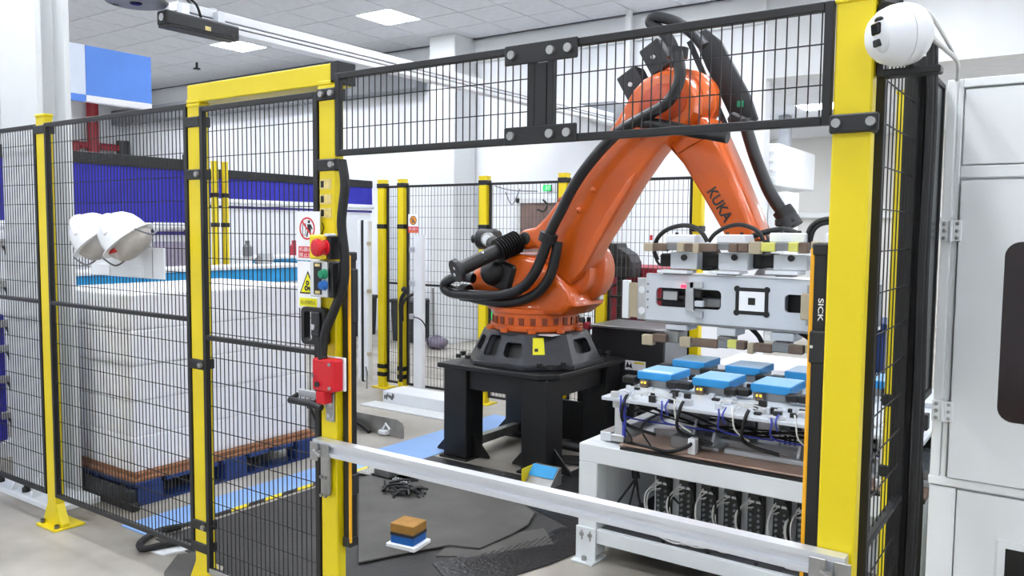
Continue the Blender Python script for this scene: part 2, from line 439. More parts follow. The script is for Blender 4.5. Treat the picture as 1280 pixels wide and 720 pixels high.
mesh_panel('fence_panel', 'black wire mesh panel left of the leftmost yellow post', -5.9, -4.468, .17, 2.12, PY, 1.2)
mesh_panel('fence_panel', 'black wire mesh panel between leftmost yellow post and door post, holding the helmets', -4.373, -3.146, .17, 2.12, PY, 1.2)
gate = mesh_panel('safety_gate', 'black wire mesh door hinged between the two tall yellow posts', -3.055, -2.332, .1, 2.1, PY, 1.13, cat='gate', grp=None)
build(B((-3.03, PY-.016, .1), (-2.36, PY-.011, .125)), 'kick_plate', m_steel, gate)
hx0, hxm, hx1 = -2.238, -1.352, -.516
h1 = mesh_panel('fence_panel', 'short wire mesh header panel next to the door latch post', hx0, hxm-.022, 1.86, 2.155, PY, None)
h2 = mesh_panel('fence_panel', 'short wire mesh header panel in front of the robot elbow', hxm+.022, hx1, 1.86, 2.155, PY, None)
sp = thing('splice_plate', 'black bolted plate joining the tops of both header panels', 'bracket', (hxm, PY, 2.1), 'header splice plates')
build(B((hxm-.13, PY-.018, 2.098), (hxm+.13, PY-.0115, 2.158), .004), 'plate', m_blk, sp)
for dx in (-.1, .04, .1): build(MB().cyl((hxm+dx, PY-.028, 2.128), (hxm+dx, PY-.018, 2.128), .013, seg=12), 'bolt', m_steel, sp)
sp = thing('splice_plate', 'black bolted plate joining the bottoms of both header panels', 'bracket', (hxm, PY, 1.855), 'header splice plates')
build(B((hxm-.13, PY-.018, 1.857), (hxm+.13, PY-.0115, 1.912), .004), 'plate', m_blk, sp)
for dx in (-.1, .04, .1): build(MB().cyl((hxm+dx, PY-.028, 1.885), (hxm+dx, PY-.018, 1.885), .013, seg=12), 'bolt', m_steel, sp)
build(B((hxm-.02, PY-.011, 1.912), (hxm+.02, PY+.011, 2.098)), 'joint_stile', m_blk, sp)
# right-hand side fence, running away from the wide post
mesh_panel('fence_panel', 'wire mesh panel running back from the wide yellow post under the dome camera', 2.175, 2.68, .05, 2.09, mid=(.8,), axis='y', xo=-.425, st=.02, pitch=.05)
sd = thing('corner_post', 'black upright carrying black hoses beside the smoked screen', 'post', (-.43, 2.72, 0))
build(B((-.46, 2.69, .0), (-.40, 2.75, 2.12), .004), 'tube', m_blk, sd)
for k, (dx, r_) in enumerate(((.012, .014), (.04, .011))):
    build(MB().tube([(-.40+r_, 2.69-dx, 2.16), (-.395+r_, 2.70-dx, 1.9), (-.398+r_, 2.695-dx, 1.5), (-.393+r_, 2.70-dx, 1.0), (-.397+r_, 2.695-dx, .5), (-.40+r_, 2.70-dx, .02)], r_, 8, 6), 'hose', m_rub, sd, True)
ss = thing('smoked_screen', 'dark smoked sheet between the black upright and the white cabinet', 'screen', (-.43, 3.0, 1.05))
build(B((-.432, 2.752, 1.05), (-.424, 3.225, 2.1)), 'sheet', m_scr, ss)
build(B((-.444, 2.752, 1.03), (-.418, 3.225, 1.052)).box((-.444, 2.752, 2.098), (-.418, 3.225, 2.115)).box((-.444, 3.205, 1.05), (-.418, 3.225, 2.1)), 'frame', m_blk, ss)
build(B((-.423, 2.9, 1.3), (-.421, 2.97, 1.4)), 'label_plate', m_gband, ss)
post('safety_post', -.535, 3.2, 2.1, 'yellow post seen through the side fence mesh', w_=.055, bands=(1.0, .74), foot=True)

# light curtains at both sides of the opening
def curtain(x, y, z0, z1, lab, side):
    t = thing('light_curtain', lab, 'light curtain', (x, y, z0), 'light curtains of the robot cell')
    build(B((x-.018, y-.02, z0), (x+.018, y+.02, z1), .003), 'housing', m_blk, t)
    build(B((x-side*.018-.005, y-.0225, z0), (x-side*.018+.005, y-.012, z1), .002), 'yellow_profile', m_yamb, t)
    build(B((x-.02, y-.024, z0-.02), (x+.02, y+.024, z0+.02), .004), 'end_cap', m_dark, t)
    build(B((x-.02, y-.024, z1-.02), (x+.02, y+.024, z1+.012), .004), 'end_cap', m_dark, t)
    return t
m_yamb = M('amber_yellow', '#f4b21a', .45, var=.02)
lc = curtain(-.555, 2.2, .1, 1.56, 'black and amber light curtain with white lettering beside the wide yellow post', 1)
build(text_mb('SICK', (-.548, 2.1795, 1.40), (0, 0, -1), (1, 0, 0), width=.06, height=.0135, bold=.02), 'lettering', m_wht, lc)
build(B((-.573, 2.172, 1.26), (-.530, 2.225, 1.345), .004), 'mounting_clamp', m_dark, lc)
build(B((-.57, 2.17, 1.30), (-.563, 2.175, 1.307)), 'indicator', m_wht, lc)
lc = curtain(-2.219, 2.125, .42, 1.50, 'black and amber light curtain along the door latch post', -1)
build(B((-2.2415, 2.115, 1.25), (-2.195, 2.15, 1.45), .004), 'mounting_clamp', m_dark, lc)
build(B((-2.2415, 2.115, .6), (-2.195, 2.15, .68), .004), 'mounting_clamp', m_dark, lc)

# barrier beam
bb = thing('barrier_beam', 'silver aluminium profile bar lying across the cell opening', 'barrier', (-1.4, PY-.03, .68))
by0, by1 = FY-.086, FY-.046
prof = [(by0, .758), (by1, .758), (by1, .814), (by0, .814), (by0, .799), (by0+.012, .795), (by0+.012, .777), (by0, .773)]
m_alul = M('bright_aluminium', '#d8dbe0', .33, metal=.55, var=.02, scale=3)
build(MB().prism([(-2.325, a, b) for a, b in prof], (1.89, 0, 0)), 'profile', m_alul, bb)
for x, lab in ((-2.285, 0), (-.468, 1)):
    br = build(B((x-.05, by0-.007, .735), (x-.008, by0-.001, .805), .003).box((x+.008, by0-.007, .735), (x+.05, by0-.001, .805), .003), 'bracket_plate', m_steel, bb)
    build(MB().cyl((x, by0-.02, .768), (x, by0, .768), .013, seg=8).tube([(x-.02, by0-.015, .775), (x+.02, by0-.02, .762)], .006), 'wing_screw', m_steel, bb)
build(B((-2.31, by0+.02, .60), (-2.262, by1, .758), .006), 'lower_bracket', m_steel, bb)
build(B((-.49, by0+.02, .6), (-.44, by1, .758), .006), 'lower_bracket', m_steel, bb)
for z in (.67, .6):
    for x in (-2.297, -2.275): build(MB().cyl((x, by0+.012, z), (x, by0+.02, z), .007, seg=8), 'bolt', m_alud, bb)

# -------- things mounted on the latch post and door
PF = FY-.0425     # front face of the posts
es = thing('emergency_stop', 'yellow box with red mushroom button on the latch post', 'emergency stop', (-2.27, PF, 1.48))
build(B((-2.30, PF-.075, 1.487), (-2.215, PF-.002, 1.575), .005), 'box', m_yel, es)
build(B((-2.213, PF-.07, 1.487), (-2.195, PF-.005, 1.572), .004), 'cover', m_blk, es)
build(MB().lathe(((-2.21,1.98,1.512)[0], PF-.075, 1.53), (-.25, -1, 0), [(.028, 0), (.028, .006), (.016, .008), (.016, .02), (.03, .024), (.033, .036), (.028, .046), (.012, .05)], 20), 'mushroom_button', m_red, es, True)
build(B((-2.222, PF-.074, 1.57), (-2.205, PF-.03, 1.58), .002), 'terminal', m_wht, es)
pb = thing('push_button_box', 'grey box with green and blue buttons under the emergency stop', 'control box', (-2.25, PF, 1.345))
build(B((-2.305, PF-.07, 1.35), (-2.215, PF-.002, 1.48), .005), 'box', m_gryw, pb)
build(B((-2.213, PF-.065, 1.35), (-2.19, PF-.005, 1.478), .004), 'cover', m_blk, pb)
build(B((-2.279, PF-.0725, 1.36), (-2.238, PF-.07, 1.475)), 'button_plate', m_blk, pb)
for z, m_ in ((1.435, m_green), (1.395, m_bluep)):
    build(MB().lathe(((-2.22,2,1.443)[0], PF-.0725, z), (-.1, -1, 0), [(.019, 0), (.019, .006), (.015, .008), (.014, .02), (.004, .022)], 16), 'button', m_, pb, True)
for z in (1.466, 1.368): build(B((-2.271, PF-.0735, z-.005), (-2.246, PF-.0725, z+.005)), 'legend_plate', m_sbeige, pb)
sw = thing('safety_switch', 'red safety switch box bolted to the yellow latch post', 'switch', (-2.24, PF, 1.0))
build(B((-2.30, PF-.066, 1.005), (-2.190, PF-.012, 1.125), .008, 2), 'housing', m_red, sw)
build(B((-2.302, PF-.012, 1.003), (-2.184, PF-.002, 1.127), .003), 'cover', m_wht, sw)
build(B((-2.288, PF-.062, .955), (-2.24, PF-.02, 1.006), .005), 'actuator_head', m_red, sw)
for x, z in ((-2.203, 1.108), (-2.203, 1.022), (-2.29, 1.06)): build(MB().cyl((x, PF-.074, z), (x, PF-.068, z), .006, seg=8), 'screw', m_steel, sw)
build(MB().cyl((-2.268, PF-.074, 1.03), (-2.268, PF-.069, 1.03), .011, seg=12), 'key_cover', m_dark, sw)
# switch key plate and slide latch
la = thing('slide_latch', 'black handled steel slide latch below the red switch box', 'latch', (-2.32, PY, .93))
build(B((-2.44, PY-.02, .955), (-2.33, PY-.012, .985), .003), 'latch_plate', m_alu, la)
build(MB().tube([(-2.45, PY-.05, .945), (-2.33, PY-.05, .945), (-2.28, PY-.045, .935)], .013, 10), 'grip', m_blk, la, True)
build(MB().tube([(-2.45, PY-.012, .96), (-2.45, PY-.05, .945)], .01, 8), 'grip_post', m_blk, la, True)
build(B((-2.29, PF-.012, .88), (-2.245, PF-.002, .99), .004), 'strike_plate', m_steel, la)
build(MB().cyl((-2.262, PF-.03, .945), (-2.262, PF-.012, .945), .012, seg=10), 'bolt', m_alu, la)
build(MB().cyl((-2.267, PF-.02, .905), (-2.267, PF-.012, .905), .008, seg=8), 'bolt', m_alu, la)
build(MB().plate(rrect(-2.395, 1.165, -2.265, 1.305, .02, lambda a, b: (a, PY-.04, b)), [rrect(-2.378, 1.18, -2.335, 1.29, .012, lambda a, b: (a, PY-.04, b))], (0, .027, 0)), 'pull_handle', m_blk, gate); dh = [o for o in gate.children if o.name.startswith('pull_handle')][0]
build(B((-2.33, PY-.052, 1.2), (-2.285, PY-.04, 1.29), .004), 'lock_case', m_dark, dh)
build(MB().cyl((-2.312, PY-.058, 1.235), (-2.312, PY-.05, 1.235), .011, seg=12), 'lock_cylinder', m_alu, dh)
# cable down the latch post
ck = MB().tube([(-2.185, PF-.02, 1.84), (-2.165, PF-.025, 1.75), (-2.178, PF-.03, 1.62), (-2.163, PF-.03, 1.5), (-2.17, PF-.03, 1.40), (-2.215, PF-.035, 1.30), (-2.25, PF-.045, 1.22), (-2.26, PF-.05, 1.14), (-2.255, PF-.05, 1.122)], .017, 10, 8)
build(ck, 'black_conduit', m_rub, None, True, 'black conduit running down the latch post into the red switch', 'cable')

# signs on the door
def sign_plate(name, lab, x0, x1, z0, z1, y, grp=None):
    t = thing(name, lab, 'sign', ((x0+x1)/2, y, z0), grp)
    build(B((x0, y-.003, z0), (x1, y, z1)), 'panel', m_sign, t); return t
def ring(cx, cz, r, wd, y, n=28):
    return MB().plate([(cx+r*math.cos(2*math.pi*k/n), y, cz+r*math.sin(2*math.pi*k/n)) for k in range(n)], [[(cx+(r-wd)*math.cos(2*math.pi*k/n), y, cz+(r-wd)*math.sin(2*math.pi*k/n)) for k in range(n)]], (0, -.0012, 0))
def strip(mb, x0, z0, x1, z1, wd, y):
    d = Vector((x1-x0, 0, z1-z0)).normalized(); q = Vector((-d.z, 0, d.x))*wd/2
    a, b = Vector((x0, y, z0)), Vector((x1, y, z1))
    return mb.prism([a+q, b+q, b-q, a-q], (0, -.0012, 0))
SX = (1, 0, 0); SZ = (0, 0, 1)
SY = PY-.022
s1 = sign_plate('no_entry_sign', 'white sign with crossed out figure in a red ring, on the mesh door', -2.435, -2.305, 1.478, 1.66, SY)
build(strip(ring(-2.373, 1.597, .042, .006, SY-.003), -2.402, 1.626, -2.344, 1.568, .006, SY-.0042), 'red_ring', m_sred, s1)
fg = MB().cyl((-2.363, SY-.0042, 1.622), (-2.363, SY-.003, 1.622), .006, seg=12)
fg.prism([(-2.372, SY-.003, 1.613), (-2.354, SY-.003, 1.613), (-2.352, SY-.003, 1.588), (-2.370, SY-.003, 1.588)], (0, -.001, 0))
strip(fg, -2.354, 1.61, -2.345, 1.594, .005, SY-.003); strip(fg, -2.368, 1.589, -2.375, 1.566, .006, SY-.003); strip(fg, -2.357, 1.589, -2.352, 1.566, .006, SY-.003)
for a in ((-2.398, 1.572, -2.398, 1.61), (-2.398, 1.61, -2.381, 1.615), (-2.381, 1.615, -2.381, 1.572), (-2.398, 1.572, -2.381, 1.572)): strip(fg, *a, .002, SY-.003)
build(fg, 'figure', m_sblk, s1)
build(B((-2.421, SY-.0042, 1.488), (-2.315, SY-.003, 1.53)), 'red_field', m_sred, s1)
build(text_mb('机器运行', (-2.368, SY-.0042, 1.519), SX, SZ, width=.098, height=.016), 'lettering', m_sign, s1)
build(text_mb('禁止进入', (-2.368, SY-.0042, 1.499), SX, SZ, width=.098, height=.016), 'lettering', m_sign, s1)
s2 = sign_plate('warning_sign', 'white sign with yellow triangle and yellow caption, on the mesh door', -2.43, -2.305, 1.297, 1.474, SY)
tri = [(-2.417, SY-.003, 1.353), (-2.325, SY-.003, 1.353), (-2.371, SY-.003, 1.44)]
build(MB().prism(tri, (0, -.001, 0)), 'triangle', m_sblk, s2)
build(MB().prism([(-2.408, SY-.004, 1.3585), (-2.334, SY-.004, 1.3585), (-2.371, SY-.004, 1.4285)], (0, -.0008, 0)), 'triangle_field', m_syel, s2)
gb = ring(-2.372, 1.394, .009, .005, SY-.0048, 16)
gb.V += []; g2 = ring(-2.378, 1.374, .010, .006, SY-.0048, 16); gb.add(g2.V, g2.F)
strip(gb, -2.366, 1.378, -2.352, 1.364, .01, SY-.0048); strip(gb, -2.352, 1.372, -2.347, 1.364, .004, SY-.0048)
build(gb, 'symbol', m_sblk, s2)
build(B((-2.418, SY-.0042, 1.306), (-2.322, SY-.003, 1.337)), 'caption_field', m_syel, s2)
build(text_mb('当心机械伤人', (-2.37, SY-.0042, 1.3215), SX, SZ, width=.084, height=.016), 'lettering', m_sblk, s2)

# helmet rack and the two hard hats
hr = thing('helmet_rack', 'white plate hung on the fence behind two hard hats', 'rack', (-3.62, PY, 1.36))
build(B((-3.925, PY-.022, 1.365), (-3.31, PY-.014, 1.505), .002), 'plate', m_wht, hr)
for x in (-3.8, -3.52): build(B((x-.05, PY-.028, 1.37), (x+.05, PY-.022, 1.42), .002), 'hook_plate', m_wht, hr)
for x in (-3.75, -3.5): build(MB().cyl((x, PY-.02, 1.5), (x, PY-.10, 1.51), .01), 'peg', m_wht, hr)
build(B((-3.40, PY-.0235, 1.37), (-3.397, PY-.022, 1.50)), 'fold_line', m_gband, hr)
def hat(x, z, rot, lab):
    t = thing('hard_hat', lab, 'helmet', (x, PY-.12, z), 'white hard hats on the fence')
    o = Vector((x, PY-.12, z)); m = Matrix.Translation(o) @ rot.to_4x4() @ Matrix.Scale(.84, 4)
    def tf(mb): mb.V = [tuple(m @ Vector(v)) for v in mb.V]; return mb
    pr = [(.128, 0), (.127, .02), (.122, .06), (.108, .102), (.082, .136), (.05, .155), (.015, .162)]
    shell = MB(); n = 28
    V = []; F = []
    for rr, h in pr:
        for k in range(n):
            a = 2*math.pi*k/n; V.append((rr*math.cos(a)*1.08, rr*math.sin(a)*.93, h))
    for i in range(len(pr)-1):
        for k in range(n): F.append((i*n+k, i*n+(k+1) % n, (i+1)*n+(k+1) % n, (i+1)*n+k))
    F.append(tuple((len(pr)-1)*n+k for k in range(n)))
    V2 = [(v[0]*.96, v[1]*.96, v[2]*.96) for v in V[:]]
    k0 = len(V); shell.add(V, F); shell.add(V2, [tuple(reversed(f)) for f in F])
    shell.F += [(k, k+k0, (k+1) % n+k0, (k+1) % n) for k in range(n)]
    build(tf(shell), 'shell', m_shell, t, True)
    brim = MB().plate([( .155*math.cos(2*math.pi*k/n)*(1.12 if k < 6 or k > n-6 else 1.04), .15*math.sin(2*math.pi*k/n)*.93, 0) for k in range(n)], [[(.13*math.cos(2*math.pi*k/n)*1.1, .13*math.sin(2*math.pi*k/n)*.9, 0) for k in range(n)]], (0, 0, .006))
    build(tf(brim), 'brim', m_shell, t, True)
    build(tf(MB().lathe((0, 0, -.012), (0, 0, 1), [(.03, -.068), (.07, -.062), (.10, -.042), (.117, -.005), (.119, .03), (.095, .045), (.06, .1), (.01, .12)], 28)), 'head_cradle', m_lin, t, True)
    build(tf(MB().lathe((0, 0, -.061), (0, 0, 1), [(.074, 0), (.086, .004), (.098, .014), (.09, .015)], 28)), 'sweat_band', m_dark, t, True)
    build(tf(MB().box((-.1, -.012, .165), (.06, .012, .172), .003) if False else MB().tube([(-.13, 0, .07), (-.09, 0, .138), (0, 0, .172), (.09, 0, .138), (.13, 0, .07)], .012, 8, 5)), 'ridge', m_shell, t, True)
    build(tf(MB().tube([(.1, .118, .0), (.03, .13, -.055), (-.1, .1, -.035)], .005, 6, 5)) , 'chin_strap', m_gband, t, True)
    build(tf(MB().tube([(.1, -.118, .0), (.03, -.13, -.055), (-.1, -.1, -.035)], .005, 6, 5)), 'chin_strap', m_gband, t, True)
    return t
from mathutils import Euler
za = Vector((-.50, -.42, .76)).normalized(); xa = Vector((.62, -.35, -.5)); xa = (xa-za*xa.dot(za)).normalized(); ya2 = za.cross(xa)
HR = Matrix((xa, ya2, za)).transposed()
for px, lab in (((-3.64,1.98,1.525), 'white hard hat hanging on the fence, further from the door'), ((-3.397,1.98,1.529), 'white hard hat with a grey chin strap hanging nearer the door')):
    p = Vector(px)-za*.025+Vector((-.03, 0, .025)); hat(p.x, p.z, HR, lab)
hb2 = [o for o in C.objects if o.get('label','').startswith('white hard hat with a grey')][0]
build(MB().cyl((-3.419,1.88,1.488), (-3.375,1.88,1.496), .009), 'strap_buckle', m_red, hb2, False, 'small red strap buckle')

# ================================================================ ROBOT PEDESTAL AND ROBOT
pd = thing('robot_pedestal', 'black welded steel pedestal table under the orange robot', 'pedestal', (-3.2, 4.85, 0))
X0, X1, Y0, Y1 = -3.66, -2.72, 4.34, 5.36
build(MB().prism([(X0, Y0+.0, .635), (X1-.1, Y0, .635), (X1, Y0+.1, .635), (X1, Y1, .635), (X0, Y1, .635)], (0, 0, .035), .006), 'top_plate', m_blk, pd)
for lab, ax, ay in (('a', X0+.03, Y0+.03), ('b', X1-.25, Y0+.03), ('c', X1-.22, Y1-.24), ('d', X0+.03, Y1-.24)):
    leg = build(B((ax, ay, .015), (ax+.2, ay+.2, .635), .006), 'leg', m_blk, pd)
    build(B((ax-.02, ay-.02, 0), (ax+.22, ay+.22, .015)), 'foot_plate', m_blk, leg)
    for sx in (0, 1):
        xe = ax if sx == 0 else ax+.2; dx = -.13 if sx == 0 else .13
        build(MB().prism([(xe, ay+.09, .015), (xe+dx, ay+.09, .015), (xe+dx, ay+.09, .03), (xe, ay+.09, .17)], (0, .015, 0)), 'gusset', m_blk, leg)
for a, b in (((X0+.23, Y0+.06, .5), (X1-.25, Y0+.075, .635)), ((X0+.2, Y1-.1, .5), (X1-.2, Y1-.085, .635))): build(B(a, b), 'apron', m_blk, pd)
for a, b in (((X0+.05, Y0+.23, .5), (X0+.065, Y1-.2, .635)), ((X1-.08, Y0+.23, .5), (X1-.065, Y1-.2, .635))): build(B(a, b), 'apron', m_blk, pd)
build(B((X0+.1, Y0+.2, .05), (X0+.16, Y1-.2, .11)), 'floor_rail', m_steel, pd)
build(B((X0+.0, Y1-.06, .0), (X1-.0, Y1-.03, .3)), 'rear_panel', m_blk, pd)
build(MB().prism([(X0-.02, Y0+.6, .67), (X0+.12, Y0+.6, .67), (X0+.12, Y0+.6, .682), (X0-.02, Y0+.6, .682)], (0, .3, 0)), 'shim_plate', m_blk, pd)

rb = thing('industrial_robot', 'orange articulated robot arm bolted on the black pedestal', 'robot', (-3.18, 4.85, .67))
bx, by = -3.18, 4.85
# base casting: eight sided frustum with recessed windows
def oct_(h, c, z): return [Vector((bx+a, by+b, z)) for a, b in ((-h+c, -h), (h-c, -h), (h, -h+c), (h, h-c), (h-c, h), (-h+c, h), (-h, h-c), (-h, -h+c))]
lo, hi = oct_(.43, .24, .70), oct_(.345, .2, .895)
bs = MB(); recs = []
for i in range(8):
    a, b, c_, d = lo[i], lo[(i+1) % 8], hi[(i+1) % 8], hi[i]
    wide = i % 2 == 0
    P = lambda u, v: (a*(1-u)+b*u)*(1-v)+(d*(1-u)+c_*u)*v
    n = (b-a).cross(d-a).normalized()
    wins = [] if i in (1, 3) else [(.05, .36, .22, .92), (.52, .95, .22, .72)] if i == 0 else [(.2, .8, .3, .8)]
    outer = [P(0, 0), P(1, 0), P(1, 1), P(0, 1)]; loops = []
    for u0, u1, v0, v1 in wins:
        ru, rv = (u1-u0)*.16, .14; inner = []
        for cu, cv, st in ((u1-ru, v1-rv, 0), (u0+ru, v1-rv, 90), (u0+ru, v0+rv, 180), (u1-ru, v0+rv, 270)):
            for k in range(5):
                t = R(st+90*k/4); inner.append(P(cu+ru*math.cos(t), cv+rv*math.sin(t)))
        loops.append(inner); recs.append(MB().prism([p-n*.05 for p in inner], -n*.004))
    bs.plate(outer, loops, -n*.055)
bs.add(hi+[p for p in oct_(.345, .2, .87)], [tuple(range(8))])
base = build(bs, 'base_casting', m_cast, rb, False)
for rec in recs: build(rec, 'window_recess', m_rub, base, label='dark recessed window of the base casting')
skirt = MB().prism(oct_(.45, .24, .672), (0, 0, .03), .004)
build(skirt, 'base_flange', m_cast, base)
top = MB().lathe((bx, by, .885), (0, 0, 1), [(.36, 0), (.35, .012), (.33, .02)], 32); build(top, 'base_top', m_cast, base, True)
for a in (-.38, -.3, .30, .38):
    for yy in (-.4, .4): build(MB().cyl((bx+a, by+yy, .70), (bx+a, by+yy, .725), .02, seg=6), 'anchor_bolt', m_blk, base)
for yy in (-.3, .3):
    for xx in (-.42, .42): build(MB().cyl((bx+xx, by+yy, .70), (bx+xx, by+yy, .73), .02, seg=6), 'anchor_bolt', m_blk, base)
# yellow label on the +X side face, pale label on top
a, b, c_, d = lo[1], lo[2], hi[2], hi[1]
P = lambda u, v: (a*(1-u)+b*u)*(1-v)+(d*(1-u)+c_*u)*v
n = (b-a).cross(d-a).normalized()
build(MB().prism([P(u, v)+n*.003 for u, v in ((.18, .35), (.44, .35), (.44, .9), (.18, .9))], n*.001), 'warning_label', m_syel, base, label='yellow warning label')
build(MB().prism([P(u, v)+n*.0045 for u, v in ((.22, .45), (.3, .45), (.3, .55), (.22, .55))], n*.0005), 'label_print', m_sblk, base)
build(B((bx+.22, by-.3, .896), (bx+.33, by-.2, .899)), 'pale_label', m_gryw, base)
# rotating column
rc = build(MB().lathe((bx, by, .90), (0, 0, 1), [(.30, 0), (.315, .01), (.315, .045), (.305, .05), (.305, .125), (.315, .13), (.315, .16), (.29, .17)], 40), 'turntable_ring', m_org, rb, True)
nb = MB()
for k in range(24):
    t = 2*math.pi*k/24; c0 = Vector((bx+.3*math.cos(t), by+.3*math.sin(t), .975))
    nb.cbox(c0, (.022, .036, .05), 0, Matrix.Rotation(t, 3, 'Z'))
for k in range(0, 24):
    t = 2*math.pi*(k+.5)/24
build(nb, 'ring_notches', m_notch, rc, kind='stuff')
for k in range(10):
    t = 2*math.pi*(k+.3)/10; ft = MB().cyl((bx+.325*math.cos(t), by+.325*math.sin(t), .90), (bx+.325*math.cos(t), by+.325*math.sin(t), .93), .03, seg=10)
    build(ft, 'ring_lug', m_org, rc, True)
col = MB().prism([(-3.562,4.62,1.111),(-3.621,4.62,1.206),(-3.578,4.62,1.306),(-3.422,4.62,1.402),(-3.23,4.62,1.44),(-3.044,4.62,1.412),(-2.902,4.62,1.32),(-2.763,4.62,1.209),(-2.737,4.62,1.094),(-2.835,4.62,1.023),(-3.225,4.62,0.996),(-3.432,4.62,1.028)], (0, .46, 0), .05, 3)
cl = build(col, 'rotating_column', m_org, rb, True)
build(MB().lathe((bx, by, 1.05), (0, 0, 1), [(.30, 0), (.29, .05), (.26, .1), (.22, .14)], 32), 'column_neck', m_org, cl, True)
# shoulder gear housing (axis 2, along Y)
j2 = Vector((-2.90, 4.85, 1.325))
sh = build(MB().lathe((j2.x, 4.72, j2.z), (0, 1, 0), [(.2, 0), (.22, .02), (.22, .12), (.255, .15), (.262, .17), (.262, .25), (.25, .28), (.238, .29), (.238, .34), (.22, .37), (.1, .38)], 40), 'shoulder_housing', m_org, rb, True)
build(MB().lathe((j2.x, 5.12, j2.z), (0, 1, 0), [(.13, 0), (.13, .14), (.11, .16)], 24), 'shoulder_motor', m_dark, sh, True)
build(B((-2.76, 4.93, 1.12), (-2.70, 4.98, 1.16), .008), 'lifting_lug', m_wht, sh)
# link arm
la_ = MB().prism([(-3.225,4.66,1.506),(-3.219,4.66,1.567),(-3.165,4.66,1.601),(-3.073,4.66,1.618),(-2.984,4.66,1.694),(-2.859,4.66,1.837),(-2.739,4.66,1.991),(-2.576,4.66,2.159),(-2.48,4.66,2.28),(-2.414,4.66,2.38),(-2.355,4.66,2.474),(-2.28,4.66,2.54),(-2.168,4.66,2.577),(-2.063,4.66,2.567),(-1.985,4.66,2.512),(-1.942,4.66,2.414),(-1.95,4.66,2.311),(-2.029,4.66,2.231),(-2.106,4.66,2.168),(-2.199,4.66,2.066),(-2.331,4.66,1.893),(-2.485,4.66,1.652),(-2.587,4.66,1.507),(-2.65,4.66,1.391),(-2.727,4.66,1.288),(-2.8,4.66,1.237),(-2.882,4.66,1.287),(-2.947,4.66,1.371),(-2.999,4.66,1.44),(-3.071,4.66,1.482),(-3.157,4.66,1.463)], (0, .2, 0), .028, 3)
arm = build(la_, 'link_arm', m_org, rb, True)
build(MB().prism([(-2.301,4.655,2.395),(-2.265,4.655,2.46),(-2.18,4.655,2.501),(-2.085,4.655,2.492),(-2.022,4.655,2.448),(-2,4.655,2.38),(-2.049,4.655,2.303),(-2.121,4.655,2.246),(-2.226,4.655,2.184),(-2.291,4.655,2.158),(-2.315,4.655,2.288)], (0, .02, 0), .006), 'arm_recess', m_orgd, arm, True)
build(MB().prism([(-2.726,4.655,1.378),(-2.632,4.655,1.537),(-2.507,4.655,1.734),(-2.363,4.655,1.933),(-2.314,4.655,1.961),(-2.362,4.655,1.863),(-2.494,4.655,1.662),(-2.607,4.655,1.475),(-2.688,4.655,1.337),(-2.761,4.655,1.271)], (0, .01, 0), .004), 'arm_rib', m_org, arm, True)
for p in [(-2.617,4.66,1.863),(-2.723,4.66,1.73),(-2.721,4.66,1.964),(-2.865,4.66,1.8)]:
    bo = MB().lathe(p, (0, -1, 0), [(.02, -.01), (.02, .008), (.012, .016), (.004, .018)], 12)
    build(bo, 'arm_boss', m_org, arm, True)
build(MB().lathe((-3.151,4.66,1.54), (0, -1, 0), [(.045, -.01), (.045, .006), (.03, .012)], 20), 'clevis_pin', m_blk, arm, True)
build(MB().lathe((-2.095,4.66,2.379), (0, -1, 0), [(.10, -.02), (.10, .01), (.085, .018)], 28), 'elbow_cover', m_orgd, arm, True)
# elbow and forearm
j3 = Vector((-2.121,4.9,2.412))
el = build(MB().lathe((j3.x, 4.80, j3.z), (0, 1, 0), [(.18, 0), (.20, .03), (.20, .14), (.21, .15), (.21, .22), (.18, .28), (.13, .31), (.06, .33)], 40), 'elbow_housing', m_org, rb, True)
build(MB().lathe((j3.x+.0, 5.08, j3.z), (0, 1, 0), [(.1, 0), (.1, .1), (.08, .12)], 24), 'elbow_motor', m_org, el, True)
fx = Vector((.505, 0, -.863))
fa = MB().prism([(-2.24,4.8,2.199),(-2.166,4.8,2.294),(-2.092,4.8,2.338),(-1.914,4.8,2.296),(-1.851,4.8,2.186),(-1.766,4.8,2.005),(-1.671,4.8,1.789),(-1.583,4.8,1.599),(-1.563,4.8,1.552),(-1.761,4.8,1.52),(-1.814,4.8,1.612),(-1.926,4.8,1.792),(-2.073,4.8,2.017)], (0, .30, 0), .045, 3)
fo = build(fa, 'forearm', m_org, rb, True)
build(MB().prism([(-2.167,4.78,2.242),(-2.082,4.78,2.286),(-1.946,4.78,2.238),(-1.923,4.78,2.169),(-2.098,4.78,2.081),(-2.153,4.78,2.143)], (0, .03, 0), .01), 'forearm_collar', m_org, fo, True)
build(text_mb('KUKA', (-1.817,4.797,1.762), (.53, 0, -.848), (.848, 0, .53), width=.225, height=.068, bold=.022), 'lettering', m_dark, fo)
wr_ = MB().cyl((-1.716,4.95,1.569), (-1.613,4.95,1.444), .13, .11, 28); build(wr_, 'wrist', m_blk, rb, True)
for nm, px in (('wrist_motor', [(-2.422,4.86,2.534)]), ('wrist_motor', [(-2.31,4.95,2.71)])):
    c0 = Vector(px[0]); rot = Matrix(((.863, 0, -.505), (0, 1, 0), (.505, 0, .863))).transposed()
    mo = MB().cbox(c0, (.15, .15, .2), .012, Matrix.Rotation(-math.atan2(.505, .863), 3, 'Y'), 2)
    mm = build(mo, nm, m_dark, rb)
    build(MB().cyl(c0+Vector((-.005, -.09, .0)), c0+Vector((-.005, -.074, 0)), .014, seg=12), 'plug', m_gryw, mm)
    build(MB().cbox(c0+fx*.12, (.10, .10, .10), .01, Matrix.Rotation(-math.atan2(.505, .863), 3, 'Y')), 'motor_flange', m_org, mm)
